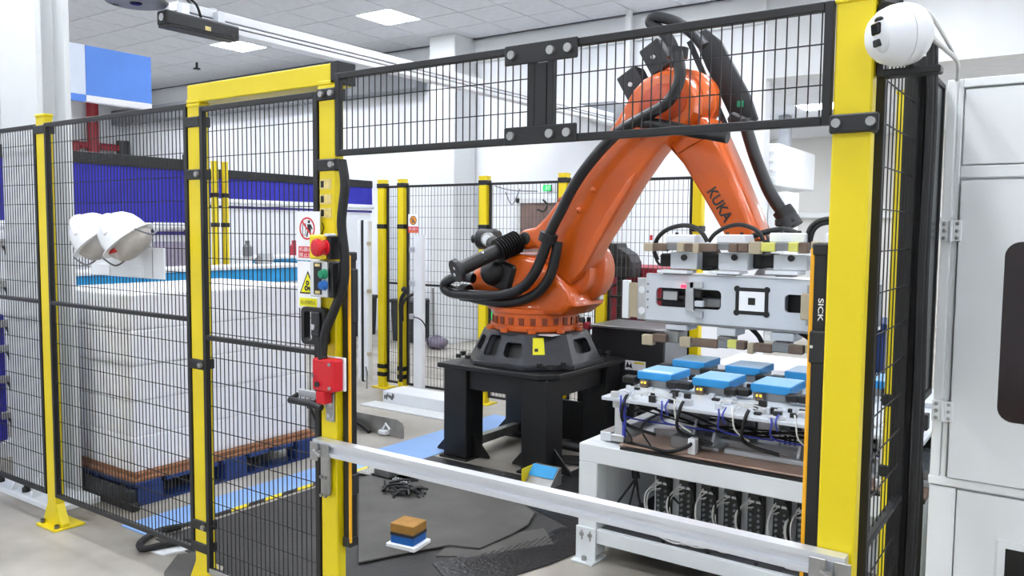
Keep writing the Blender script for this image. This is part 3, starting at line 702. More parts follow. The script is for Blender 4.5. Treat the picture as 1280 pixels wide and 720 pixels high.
# counterbalance cylinder
ca, cb_ = Vector((-3.399,4.25,1.331)), Vector((-3.185,4.7,1.54))
dv = cb_-ca
cbp = build(MB().cyl(ca, ca+dv*.62, .05, .05, 20), 'balance_cylinder', m_blk, rb, True)
build(MB().cyl(ca-dv*.06, ca+dv*.0, .08, .08, 24), 'end_disc', m_dark, cbp, True)
for q in (-.02, .022): build(MB().cyl(ca-dv*.06+Vector((-.0, -.004, q))-dv.normalized()*.006, ca-dv*.06+Vector((0, -.004, q)), .012, seg=10), 'end_screw', m_gryw, cbp)
bel = MB()
for k in range(9):
    t0, t1 = .58+k*.038, .58+(k+.55)*.038
    bel.cyl(ca+dv*t0, ca+dv*t1, .082, .074, 18).cyl(ca+dv*t1, ca+dv*(t0+.038), .05, .05, 14)
build(bel, 'bellows', m_rub, cbp, True)
build(MB().cbox(ca+dv*.40, (.05, .10, .06), .004, Matrix.Rotation(-.45, 3, 'Y')), 'type_plate', m_gryw, cbp)
build(MB().sphere(ca+dv*.60+Vector((0, -.052, -.0)), .018, 10, 8), 'yellow_plug', m_syel, cbp, True)
bl = Vector((-3.496,4.68,1.53))
bc = build(MB().lathe(bl+Vector((-.09, 0, .0)), (1, .25, 0), [(.03, -.03), (.03, 0), (.06, .01), (.075, .03), (.075, .15), (.06, .18)], 20), 'accumulator', m_blk, rb, True)
build(MB().lathe(bl+Vector((.06, -.055, .0)), (.35, -1, 0), [(.048, 0), (.048, .03), (.04, .034)], 20), 'gauge', m_steel, bc, True)
build(MB().lathe(bl+Vector((.072, -.091, .0)), (.35, -1, 0), [(.034, 0), (.034, .001)], 20), 'gauge_dial', m_wht, bc)
build(MB().cyl(bl+Vector((.02, 0, 0)), ca+dv*.62, .05, .05, 14), 'accumulator_neck', m_blk, bc, True)
a1 = Vector((-3.379,4.62,1.302))
am = build(MB().sphere(a1, .10, 20, 14, (1, 1, 1.0)), 'axis_motor_cover', m_blk, rb, True)
build(MB().cbox(a1+Vector((.07, .02, -.02)), (.2, .1, .2), .02, Matrix.Rotation(.3, 3, 'Y')), 'motor_base', m_blk, am)
build(MB().cbox(Vector((-3.584,4.63,1.133)), (.22, .12, .06), .02), 'cable_bracket', m_blk, rb)
# dress pack hoses
def hose(name, pts, r, mat=m_hose, sm=8): return build(MB().tube(pts, r, 12, sm), name, mat, rb, True)
h_a = hose('supply_hose', [(-3.486,4.52,1.257),(-3.629,4.52,1.262),(-3.732,4.52,1.223),(-3.746,4.52,1.171),(-3.658,4.52,1.141),(-3.429,4.52,1.142),(-3.223,4.52,1.158),(-3.078,4.52,1.209),(-2.977,4.52,1.31),(-2.903,4.52,1.46),(-2.855,4.52,1.587),(-2.784,4.52,1.711),(-2.667,4.52,1.904),(-2.525,4.52,2.069),(-2.361,4.52,2.208),(-2.201,4.52,2.284),(-2.062,4.52,2.349),(-1.999,4.52,2.427),(-1.976,4.52,2.517),(-1.999,4.52,2.639)], .035)
h_b = hose('supply_hose', [(-3.75,4.56,1.174),(-3.53,4.56,1.117),(-3.285,4.56,1.097),(-3.118,4.56,1.118),(-2.976,4.56,1.18),(-2.882,4.56,1.291),(-2.841,4.56,1.419),(-2.824,4.56,1.524)], .035)
h_c = hose('supply_hose', [(-2.122,4.8,2.674),(-2.167,4.8,2.776),(-2.234,4.8,2.853),(-2.301,4.8,2.902),(-2.301,4.8,2.931),(-2.236,4.8,2.932),(-2.128,4.8,2.888),(-2.021,4.8,2.807),(-1.946,4.8,2.721)], .034, m_dark)
h_d = hose('supply_hose', [(-2.263,4.54,2.262),(-2.173,4.54,2.246),(-2.048,4.54,2.219),(-1.916,4.54,2.183),(-1.789,4.54,2.157),(-1.684,4.54,2.133)], .035)
h_e = hose('supply_hose', [(-1.755,5,2.289),(-1.7,5,2.12),(-1.646,5,1.981),(-1.583,5,1.843),(-1.512,5,1.736),(-1.472,5,1.697)], .038)
for p, d in (((-2.873,4.52,1.55), (.3, 0, .9)), ((-3.588,4.56,1.148), (1, 0, -.05)), ((-2.029,4.6,2.656), (.1, 0, 1)), ((-1.487,5,1.712), (.6, 0, -.8))):
    p = Vector(p); d = Vector(d).normalized()
    build(MB().cyl(p-d*.03, p+d*.03, .062, .062, 16), 'hose_clamp', m_rub, rb, True)
cn = build(MB().cyl((-1.482,5,1.707), (-1.441,5,1.63), .06, .07, 14), 'hose_coupling', m_dark, rb, True)
build(MB().cbox((-1.47,4.98,1.658), (.12, .08, .05), .01), 'coupling_block', m_rub, cn)
# hose guide on the far side of the forearm
g = MB().prism([(-2.166,5.12,2.888),(-2.068,5.12,2.906),(-1.97,5.12,2.823),(-1.87,5.12,2.642),(-1.771,5.12,2.463),(-1.716,5.12,2.31),(-1.775,5.12,2.254),(-1.881,5.12,2.311),(-1.965,5.12,2.479),(-2.062,5.12,2.662)], (0, .05, 0), .012)
gd = build(g, 'hose_guide', m_dark, rb, True)
build(MB().bar((-2.147,5.05,2.821), (-1.885,5.05,2.253), .03, .03), 'guide_bar', m_dark, gd)
build(MB().cbox((-1.793,5.05,2.287), (.14, .12, .07), .015, Matrix.Rotation(.5, 3, 'Y')), 'guide_clamp', m_rub, gd)
build(B((-1.838,5.11,2.387), tuple(Vector((-1.798,5.11,2.424))+Vector((0, -.01, 0)))), 'guide_sticker', m_green, gd)

# ================================================================ END EFFECTOR (double sided gripper frame)
ee = thing('gripper_frame', 'silver double sided gripper frame with camera target, held by the robot', 'gripper', (-1.5, 4.48, 1.09))
GY = 4.3; gx0, gx1, gz0, gz1 = -2.058, -.86, 1.09, 1.35
hl1 = (-1.996,1.17,-1.608,1.278); hl2 = (-1.265,1.181,-1.056,1.276)
fn = lambda a, b: (a, GY, b)
build(MB().plate([(gx0, GY, gz0), (gx1, GY, gz0), (gx1, GY, gz1), (gx0, GY, gz1)], [rrect(*hl1, .025, fn), rrect(*hl2, .025, fn)], (0, .018, 0)), 'front_plate', m_silvw, ee)
build(B((gx0-.02, GY+.34, gz0), (gx1, GY+.358, gz1)), 'rear_plate', m_silvw, ee)
build(B((gx0, GY+.02, gz1-.02), (gx1, GY+.34, gz1+.0)), 'top_plate', m_silvw, ee)
build(B((gx0, GY+.02, gz0), (gx1, GY+.34, gz0+.018)), 'bottom_plate', m_alu, ee)
build(B((gx0, GY-.002, gz0-.014), (gx1, GY+.03, gz0), .002), 'lower_rail', m_alud, ee)
build(B((gx0, GY-.002, gz1), (gx1, GY+.03, gz1+.006), .002), 'upper_rail', m_alu, ee)
# end box on the left
def at(r, y, dep, bev=.003): return MB().box((r[0], y, r[1]), (r[2], y+dep, r[3]), bev)
ep = build(at((-2.34,1.056,-2.296,1.293), 4.55, .04), 'end_plate', m_wht, ee)
build(at((-2.306,1.065,-2.23,1.279), 4.56, .02), 'end_cover', m_beige, ep)
sp0 = (-2.187,1.067,-2.124,1.319)
build(at(sp0, 4.45, .02), 'side_plate', m_alu, ep)
for q in (.22, .72): build(MB().cyl(((sp0[0]+sp0[2])/2, 4.446, sp0[1]+(sp0[3]-sp0[1])*q), ((sp0[0]+sp0[2])/2, 4.45, sp0[1]+(sp0[3]-sp0[1])*q), .022, seg=20), 'side_hole', m_wht, ep)
for k in range(4): build(MB().cyl((gx0+.012, GY-.003, gz0+.07+k*.045), (gx0+.012, GY, gz0+.07+k*.045), .006, seg=8), 'screw', m_alud, ee)
# inside the left cut-out
ib = B((hl1[0]-.01, GY+.10, hl1[1]-.02), (hl1[2]+.02, GY+.12, hl1[3]+.02)); iv = build(ib, 'inner_wall', m_dark, ee)
build(B((hl1[0]+.02, GY+.05, hl1[1]+.035), (hl1[0]+.11, GY+.098, hl1[3]-.02), .004), 'cylinder_block', m_alu, iv)
build(MB().cyl((hl1[0]+.11, GY+.07, (hl1[1]+hl1[3])/2), (hl1[2]-.1, GY+.07, (hl1[1]+hl1[3])/2), .016).cyl((hl1[0]+.19, GY+.03, (hl1[1]+hl1[3])/2-.015), (hl1[0]+.19, GY+.075, (hl1[1]+hl1[3])/2-.015), .032), 'piston', m_dark, iv)
build(B((hl1[2]-.13, GY+.05, hl1[1]+.005), (hl1[2]-.02, GY+.098, hl1[1]+.06), .006), 'valve_block', m_alud, iv)
sb = build(B((-1.804,4.27,1.32), tuple(Vector((-1.757,4.27,1.158))+Vector((0, .025, 0))), .002).box((-1.78,4.27,1.321), tuple(Vector((-1.71,4.27,1.285))+Vector((0, .025, 0))), .002).box((-1.748,4.27,1.158), tuple(Vector((-1.705,4.27,1.121))+Vector((0, .025, 0))), .002).box((-1.795,4.27,1.16), tuple(Vector((-1.706,4.27,1.152))+Vector((0, .025, 0))), .001), 'sensor_bracket', m_alu, ee)
build(B((-1.83,4.265,1.301), tuple(Vector((-1.801,4.265,1.285))+Vector((0, .02, 0)))), 'red_indicator', m_ledr, sb)
build(B((-1.749,4.265,1.274), tuple(Vector((-1.711,4.265,1.236))+Vector((0, .03, 0))), .003), 'sensor_head', m_blk, sb)
build(B((-1.748,4.265,1.217), tuple(Vector((-1.7,4.265,1.184))+Vector((0, .03, 0))), .003), 'sensor_arm', m_silvw, sb)
iv2 = build(B((hl2[0]-.01, GY+.10, hl2[1]-.02), (hl2[2]+.02, GY+.12, hl2[3]+.02)), 'inner_wall', m_dark, ee)
s2b = build(B((-1.17,4.25,1.288), tuple(Vector((-1.121,4.25,1.152))+Vector((0, .05, 0))), .006), 'sensor_housing', m_beige, ee)
build(B((-1.142,4.26,1.334), tuple(Vector((-1.099,4.26,1.124))+Vector((0, .03, 0))), .003), 'sensor_bracket', m_steel, s2b)
# camera target: black frame with corner discs, white field, black square
ta = (-1.527,1.156,-1.349,1.301)
tm_ = MB(); y_ = GY-.003
cx_, cz_ = (ta[0]+ta[2])/2, (ta[1]+ta[3])/2
tm_.plate([(ta[0], y_, ta[1]), (ta[2], y_, ta[1]), (ta[2], y_, ta[3]), (ta[0], y_, ta[3])], [[(ta[0]+.02, y_, ta[1]+.02), (ta[2]-.02, y_, ta[1]+.02), (ta[2]-.02, y_, ta[3]-.02), (ta[0]+.02, y_, ta[3]-.02)]], (0, .002, 0))
for a in (ta[0]+.008, ta[2]-.008):
    for b in (ta[1]+.008, ta[3]-.008): tm_.cyl((a, y_-.002, b), (a, y_, b), .017, seg=16)
tm_.box((cx_-.019, y_-.002, cz_-.019), (cx_+.019, y_, cz_+.019))
tg = build(tm_, 'target_frame', m_blk, ee)
build(B((ta[0]+.018, y_+.0005, ta[1]+.018), (ta[2]-.018, y_+.002, ta[3]-.018)), 'target_field', m_sign, tg)

# clamp units, three above and three below, plus the finger rows
def px_box(r, y, dep, bev=.003): return MB().box((r[0], y, r[1]), (r[2], y+dep, r[3]), bev)
ups = [((-1.974,1.364,-1.794,1.38), (-1.954,1.354,-1.818,1.372), (-1.921,1.387,-1.761,1.481), (-1.944,1.53,-1.775,1.581), (-1.835,4.3,1.452)),
       ((-1.669,1.371,-1.498,1.386), (-1.637,1.361,-1.529,1.379), (-1.638,1.393,-1.471,1.484), (-1.643,1.535,-1.485,1.584), (-1.545,4.3,1.46)),
       ((-1.361,1.379,-1.191,1.398), (-1.318,1.365,-1.231,1.387), (-1.336,1.4,-1.161,1.482), (-1.355,1.544,-1.172,1.596), (-1.242,4.3,1.464)),
       ((-1.08,1.381,-0.926,1.4), (-1.048,1.368,-0.955,1.389), (-1.056,1.402,-0.893,1.481), (-1.071,1.545,-0.905,1.599), (-0.966,4.3,1.464))]
for sl, ftt, bd, tp, hole in ups:
    u = build(px_box(bd, GY+.02, .16, .004), 'clamp_body', m_silvw, ee)
    build(px_box(sl, GY-.04, .14, .002), 'clamp_base', m_wht, u)
    build(px_box(ftt, GY-.0, .1, .002), 'clamp_foot', m_alud, u)
    build(px_box(tp, GY+.0, .16, .006), 'clamp_cylinder', m_wht, u)
    for q in (.25, .75): build(MB().cyl((tp[0]+(tp[2]-tp[0])*q, GY+.06, tp[3]), (tp[0]+(tp[2]-tp[0])*q, GY+.06, tp[3]+.012), .01, seg=10), 'fitting', m_dark, u)
    build(MB().cyl((hole[0], GY+.005, hole[2]), (hole[0], GY+.021, hole[2]), .017, seg=16), 'port', m_blk, u)
    build(px_box((bd[0]-.07, bd[1]+.01, bd[0]+.01, bd[1]+.085), GY+.03, .1, .01), 'valve_cluster', m_rub, u)
# pieces of the upper finger row: (x0, y0, x1, y1, material, dy)
def fingers(lst, nm):
    for r, mt, dy in lst: build(px_box(r, GY-.06+dy, .05, .004), nm, mt, ee)
fingers([((-2.053,1.485,-1.998,1.53), m_beige, 0), ((-1.999,1.487,-1.915,1.531), m_brown, .005), ((-1.916,1.493,-1.848,1.537), m_alud, .01), ((-1.849,1.485,-1.81,1.538), m_beige, 0), ((-1.806,1.487,-1.754,1.534), m_brown, .005),
         ((-1.755,1.479,-1.721,1.535), m_beige, -.005), ((-1.723,1.49,-1.617,1.535), m_brown, 0), ((-1.618,1.5,-1.551,1.537), m_alud, .01), ((-1.552,1.492,-1.507,1.538), m_brown, 0), ((-1.504,1.494,-1.451,1.539), m_brown, .004),
         ((-1.444,1.483,-1.382,1.549), m_beige, -.005), ((-1.38,1.497,-1.308,1.545), m_ylw2, 0), ((-1.309,1.503,-1.238,1.547), m_alud, .01), ((-1.24,1.5,-1.19,1.548), m_ylw2, 0), ((-1.188,1.493,-1.142,1.549), m_brown, .003),
         ((-1.125,1.494,-1.095,1.554), m_beige, -.005), ((-1.097,1.5,-1.015,1.55), m_brown, 0), ((-1.013,1.501,-0.947,1.551), m_alud, .01)], 'clamp_finger')
fingers([((-2.052,0.948,-1.985,1.007), m_beige, 0), ((-1.987,0.969,-1.907,1.017), m_brown, .005), ((-1.821,0.955,-1.758,1.012), m_beige, 0), ((-1.746,0.965,-1.602,1.01), m_brown, 0), ((-1.604,0.97,-1.544,1.013), m_alud, .01), ((-1.546,0.975,-1.496,1.018), m_ylw2, 0), ((-1.497,0.971,-1.448,1.018), m_brown, 0),
         ((-1.436,0.953,-1.404,1.01), m_beige, 0), ((-1.406,0.967,-1.307,1.013), m_brown, .004), ((-1.309,0.975,-1.221,1.017), m_alud, .01), ((-1.222,0.974,-1.148,1.021), m_brown, 0), ((-1.138,0.984,-1.042,1.028), m_beige, .004)], 'clamp_finger')
for bs_, bd, in (((-1.932,1.039,-1.805,1.071), (-1.931,0.968,-1.846,1.034)), ((-1.628,1.031,-1.523,1.075), (-1.622,0.981,-1.54,1.027)), ((-1.334,1.028,-1.211,1.072), (-1.319,0.984,-1.235,1.023))):
    u = build(px_box(bs_, GY-.0, .16, .004), 'clamp_body', m_silvw, ee)
    build(px_box(bd, GY-.01, .1, .004), 'clamp_cylinder', m_alud, u)
def ee_hose(pts, r=.013): build(MB().tube(pts, r, 8, 8), 'air_hose', m_rub, ee, True)
ee_hose([(-2.018,4.36,1.432),(-2.039,4.36,1.483),(-2.021,4.36,1.557),(-1.962,4.36,1.608),(-1.874,4.36,1.632),(-1.797,4.36,1.623),(-1.749,4.36,1.588),(-1.72,4.36,1.543)])
ee_hose([(-1.711,4.36,1.543),(-1.675,4.36,1.588),(-1.612,4.36,1.624),(-1.54,4.36,1.638),(-1.469,4.36,1.621),(-1.425,4.36,1.591),(-1.406,4.36,1.553)], .012)
ee_hose([(-1.179,4.36,1.51),(-1.177,4.36,1.569),(-1.159,4.36,1.627),(-1.112,4.36,1.66),(-1.042,4.36,1.668),(-0.979,4.36,1.644)], .014)
ee_hose([(-1.159,4.36,1.511),(-1.157,4.36,1.565),(-1.142,4.36,1.614),(-1.104,4.36,1.643),(-1.041,4.36,1.652)], .01)
ee_hose([(-1.542,4.45,1.554),(-1.476,4.45,1.582),(-1.402,4.45,1.604),(-1.333,4.45,1.614),(-1.273,4.45,1.601),(-1.239,4.45,1.584)], .016)
ee_hose([(-1.468,4.38,1.076),(-1.423,4.38,1.036),(-1.4,4.38,0.994)]); ee_hose([(-1.203,4.38,1.071),(-1.152,4.38,1.041),(-1.109,4.38,0.977)])
ee_hose([(-2.028,4.36,1.436),(-2.007,4.36,1.409),(-1.977,4.36,1.406),(-1.958,4.36,1.425)], .008)
build(MB().cbox((-1.734,4.45,1.438), (.1, .1, .12), .015), 'valve_cluster', m_rub, ee)
build(MB().cbox((-1.459,4.45,1.459), (.1, .1, .12), .015), 'valve_cluster', m_rub, ee)
build(MB().cyl((-1.45, 4.66, 1.22), (-1.5, 4.86, 1.3), .12, .12, 24), 'tool_flange', m_alud, ee, True)

# ================================================================ FIXTURE TABLE
ft = thing('fixture_table', 'white welded frame table carrying the battery fixtures and pneumatic valves', 'table', (-1.2, 3.9, 0))
TX0, TX1, TY0, TY1, TZ = -1.953, -.445, 3.376, 4.75, .576
fr = build(B((TX0, TY0, .488), (TX1, TY0+.09, TZ), .004), 'front_beam', m_fwht, ft)
build(B((TX0, TY1-.09, .488), (TX1, TY1, TZ), .004), 'back_beam', m_fwht, ft)
build(B((TX0, TY0+.09, .488), (TX0+.09, TY1-.09, TZ), .004), 'side_beam', m_fwht, ft)
build(B((TX1-.09, TY0+.09, .488), (TX1, TY1-.09, TZ), .004), 'side_beam', m_fwht, ft)
for x, y in ((TX0, TY0), (TX1-.1, TY0), (TX0, TY1-.1), (TX1-.1, TY1-.1)):
    lg = build(B((x, y, .03), (x+.1, y+.1, .488), .004), 'leg', m_fwht, ft)
    build(B((x-.01, y-.05, 0), (x+.11, y+.1, .012), .002), 'foot_plate', m_fwht, lg)
    build(B((x-.004, y-.012, .012), (x+.104, y-.0, .17), .002), 'foot_bracket', m_fwht, lg)
    for dx in (.03, .075):
        build(MB().cyl((x+dx, y-.02, .135), (x+dx, y-.012, .135), .011, seg=10).box((x+dx-.004, y-.0125, .105), (x+dx+.004, y-.012, .155)), 'bolt', m_steel, lg)
    build(MB().cyl((x+.05, y-.025, .012), (x+.05, y-.025, .03), .012, seg=6), 'anchor_bolt', m_steel, lg)
build(B((TX0+.1, TY0+.005, .095), (TX1-.1, TY0+.035, .165), .003), 'lower_beam', m_fwht, ft)
build(B((TX0+.01, TY0+.1, .10), (TX0+.09, TY1-.1, .17), .004), 'lower_beam', m_fwht, ft)
build(B((TX0+.1, TY1-.09, .10), (TX1-.1, TY1-.01, .17), .004), 'lower_beam', m_fwht, ft)
tr = build(B((TX0+.09, TY0+.036, .145), (TX1-.02, TY1-.09, .16)), 'bottom_tray', m_tray, ft)
for k, px in enumerate(((-1.528,3.378,0.17), (-1.312,3.376,0.17), (-1.094,3.356,0.17))): build(MB().cyl((px[0], TY0+.055, .16), (px[0], TY0+.055, .172), .009, seg=6), 'tray_bolt', m_dark, tr)
bp_ = build(B((TX0+.28, 3.64, .155), (TX1-.02, 3.66, .488)), 'valve_panel', m_gryw, ft)
build(B((TX0+.09, 3.47, .155), (TX0+.1, TY1-.1, .488)), 'side_panel', m_gryw, ft)
# valve terminals on the panel
m_vt = M('valve_black', '#1b1d1c', .5, var=.3, scale=90, hx2='#2c302e')
vx = [(-1.611,3.6,0.398)[0], (-1.492,3.6,0.42)[0], (-1.381,3.6,0.429)[0], (-1.27,3.6,0.424)[0], (-1.158,3.6,0.423)[0], (-1.043,3.6,0.424)[0], (-0.94,3.6,0.43)[0]]
for k, x in enumerate(vx):
    v = build(B((x-.035, 3.595, .195), (x+.035, 3.64, .425), .003), 'valve_terminal', m_vt, ft)
    a = MB()
    for j in range(2): a.box((x-.032+j*.036, 3.588, .378), (x-.004+j*.036, 3.596, .388))
    build(a, 'terminal_tags', m_wht, v)
    pl_ = MB()
    for j in range(6):
        for q in (-1, 1): pl_.cyl((x+q*.018, 3.584, .35-j*.026), (x+q*.018, 3.596, .35-j*.026), .007, seg=6)
    build(pl_, 'terminal_plugs', m_gband, v, kind='stuff')
    cb = MB()
    for j in range(3):
        d = random.uniform(-.03, .01)
        cb.tube([(x-.02+j*.008, 3.585, .40-j*.02), (x-.05+d, 3.56+.01*j, .33), (x-.045+d, 3.56, .25), (x-.02+j*.01, 3.58, .21), (x-.03+j*.012, 3.59, .165)], .003, 5, 5)
    build(cb, 'terminal_cables', m_cable, v, True)
    build(MB().tube([(x+.02, 3.585, .41), (x+.045, 3.565, .37), (x+.047, 3.57, .27), (x+.02, 3.585, .22)], .006, 6, 5), 'black_hose', m_rub, v, True)
# loose cable bundle lying on the tray
rc_ = random.Random(11); cbm = MB()
for k in range(16):
    y0 = 3.455+rc_.uniform(0, .09); P_ = []
    for j in range(9):
        x = TX0+.22+j*.125+rc_.uniform(-.03, .03)
        P_.append((x, y0+rc_.uniform(-.035, .035)+.02*math.sin(j+k), .166+rc_.uniform(.0, .045)*(1.3 if 2 < j < 7 else .7)))
    cbm.tube(P_, .0045, 5, 5)
for k in range(4):
    cx = -.95+.09*k; cbm.tube([(cx+.05*math.cos(t*.6), 3.49+.05*math.sin(t*.6), .17+.004*t) for t in range(12)], .0045, 5, 2)
build(cbm, 'white_cable_bundle', m_cable, ft, True, kind='stuff')
build(MB().tube([(-1.75, 3.58, .47), (-1.76, 3.6, .42), (-1.755, 3.6, .38)], .02, 8, 4).tube([(-1.755, 3.6, .38), (-1.80, 3.56, .30), (-1.86, 3.52, .2)], .006, 6, 4).tube([(-1.755, 3.6, .38), (-1.72, 3.57, .28), (-1.66, 3.54, .17)], .006, 6, 4).tube([(-1.755, 3.6, .38), (-1.77, 3.58, .28), (-1.78, 3.52, .17)], .005, 6, 4).tube([(-1.70, 3.64, .47), (-1.62, 3.62, .36), (-1.5, 3.66, .24)], .005, 6, 4), 'black_cable_drop', m_rub, ft, True)
# deck on top of the frame
build(B((TX0+.06, TY0+.1, TZ), (TX0+.12, TY1-.02, TZ+.045), .003), 'deck_rail', m_alul, ft)
build(B((TX0+.2, TY0+.032, TZ), (TX1, TY0+.30, TZ+.018), .003), 'linear_base', m_rust, ft)
build(B((TX0+.22, TY0+.001, TZ+.0005), (TX1, TY0+.028, TZ+.012)), 'base_edge', m_blk, ft)
build(B((TX0+.25, TY0+.30, TZ+.0), (TX1, TY0+.36, TZ+.05), .003), 'guide_rail', m_alu, ft)
build(B((TX0+.66, TY0+.17, TZ+.018), (TX1, TY0+.2, TZ+.04), .003), 'guide_rail', m_silvw, ft)
build(B((TX0+.25, TY0+.62, TZ+.0), (TX1, TY0+.68, TZ+.05), .003), 'guide_rail', m_alu, ft)
build(B((TX0+.1, TY0+.36, TZ), (TX1-.0, TY1-.1, TZ+.006)), 'deck_plate', m_alu, ft)
cr = build(B((TX0+.42, TY0+.12, TZ+.018), (TX0+.55, TY0+.2, TZ+.075), .004), 'carriage', m_alud, ft)
build(B((TX0+.53, TY0+.06, TZ+.018), (TX0+.565, TY0+.10, TZ+.09), .003), 'sensor_tab', m_wht, cr)
# columns and brackets that hold the fixture plate
PZ = .79
for x, y in ((-1.78, 3.47), (-.60, 3.47), (-1.78, 4.45), (-.60, 4.45)):
    c_ = build(B((x-.022, y-.022, TZ+.018), (x+.022, y+.022, PZ), .003), 'support_column', m_alul, ft)
    build(B((x-.035, y-.035, TZ+.018), (x+.035, y+.035, TZ+.05), .003), 'column_clamp', m_alu, c_)
    build(B((x-.03, y-.03, PZ-.035), (x+.03, y+.03, PZ), .003), 'column_clamp', m_alu, c_)
for x in (-1.47, -.98, -.66):
    for dx in (0, .10):
        build(MB().prism([(x+dx, 3.56, TZ+.02), (x+dx, 3.78, TZ+.02), (x+dx, 3.78, PZ-.03), (x+dx, 3.67, PZ-.03)], (.014, 0, 0), .002), 'gusset_bracket', m_alul, ft)
    build(B((x-.03, 3.55, TZ+.02), (x+.15, 3.82, TZ+.034)), 'bracket_foot', m_alu, ft)
for x in (-1.2, -.80):
    mo_ = build(B((x, 3.72, TZ+.02), (x+.1, 3.9, PZ-.03), .006), 'drive_unit', m_wht, ft)
    sl_ = MB()
    for j in range(6): sl_.box((x+.125+j*.022, 3.715, TZ+.06), (x+.135+j*.022, 3.721, TZ+.1))
    build(B((x+.11, 3.72, TZ+.04), (x+.27, 3.76, TZ+.12)), 'slotted_duct', m_gryw, mo_)
    build(sl_, 'duct_slots', m_blk, mo_)
for x in (-1.62, -1.33, -1.05, -.75):
    build(MB().cbox((x, 4.05, .69), (.14, .25, .13), .015), 'actuator', m_alud, ft)
build(B((TX0+.2, 4.2, TZ+.02), (TX1, 4.3, PZ-.05)), 'cross_beam', m_dark, ft)
# cable runs under the plate
rc_ = random.Random(5)
cb = MB()
for k in range(4):
    P_ = []
    for j in range(10): P_.append((-1.75+j*.135, 3.58+.02*k+rc_.uniform(-.02, .02), .745-.012*k+.035*math.sin(j*.9+k)*(1 if k < 3 else .5)-.004*j))
    cb.tube(P_, .0045+.0015*(k % 3), 6, 5)
for x0 in (-1.73, -1.45, -1.15, -.86): cb.tube([(x0, 3.44, .83), (x0-.005, 3.415, .80), (x0-.02, 3.42, .72), (x0+.0, 3.47, .67), (x0+.12, 3.5, .64)], .008, 6, 5)
cb.tube([(-1.76, 3.45, .6), (-1.6, 3.42, .598), (-1.5, 3.40, .60), (-1.42, 3.42, .63), (-1.40, 3.47, .66)], .009, 6, 6)
cb.tube([(-1.7, 3.5, .75), (-1.77, 3.46, .70), (-1.7, 3.43, .62), (-1.72, 3.42, .60)], .005, 6, 6).tube([(-1.6, 3.5, .74), (-1.66, 3.45, .68), (-1.60, 3.43, .60)], .005, 6, 6)
build(cb, 'black_cables', m_rub, ft, True, kind='stuff')
cb = MB()
for k, x0 in enumerate((-1.76, -1.55, -1.28, -1.05, -.84)):
    cb.tube([(x0, 3.43, .82), (x0+.01, 3.41, .79), (x0+.0, 3.44, .73), (x0+.05, 3.5, .70), (x0+.2, 3.58, .68)], .0045, 6, 5)
    cb.tube([(x0+.03, 3.44, .83), (x0+.025, 3.41, .80), (x0+.03, 3.43, .76)], .004, 6, 5)
cb.tube([(-1.755, 3.45, .77), (-1.745, 3.44, .70), (-1.75, 3.45, .62)], .01, 6, 5)
build(cb, 'blue_tubes', m_bcable, ft, True, kind='stuff')
# fixture plate with its small parts
fp = build(B((-1.86, 3.42, PZ), (-.46, 4.62, PZ+.018), .003), 'fixture_plate', m_silvw, ft)
rc_ = random.Random(3); fit = MB(); fitd = MB(); cbw = MB()
for k in range(110):
    x = rc_.uniform(-1.84, -.5); y = rc_.choice([rc_.uniform(3.43, 3.68), rc_.uniform(3.43, 3.68), rc_.uniform(3.98, 4.12)]); s_ = rc_.uniform(.008, .02)
    (fit if rc_.random() < .7 else fitd).box((x-s_, y-s_*.7, PZ+.018), (x+s_, y+s_*.7, PZ+.018+rc_.uniform(.01, .032)), .002)
build(fit, 'small_fittings', m_alul, fp, kind='stuff'); build(fitd, 'dark_fittings', m_blk, fp, kind='stuff')
for k in range(16):
    x = rc_.uniform(-1.75, -.6); y = rc_.uniform(3.45, 3.6)
    cbw.tube([(x, y, PZ+.02), (x+.03, y-.02, PZ+.05), (x+.09, y-.01, PZ+.045), (x+.13, y+.02, PZ+.02)], .004, 5, 5)
for k in range(4):
    x = -1.5+.27*k; cbw.tube([(x, 3.46, PZ+.04), (x+.02, 3.41, PZ+.02), (x+.03, 3.42, PZ-.05), (x+.08, 3.46, PZ-.1)], .004, 5, 5)
build(cbw, 'white_air_tubes', m_cable, fp, True, kind='stuff')
bat = [(-1.84, 3.76), (-1.545, 3.765), (-1.262, 3.79), (-.965, 3.79), (-1.853, 4.225), (-1.545, 4.215), (-1.235, 4.235), (-.93, 4.235)]
ord_ = ['first in the front row, nearest the aluminium column', 'second in the front row', 'third in the front row', 'fourth in the front row, behind the light curtain',
        'first in the back row, by the black chest', 'second in the back row', 'third in the back row', 'fourth in back row, behind the yellow post']
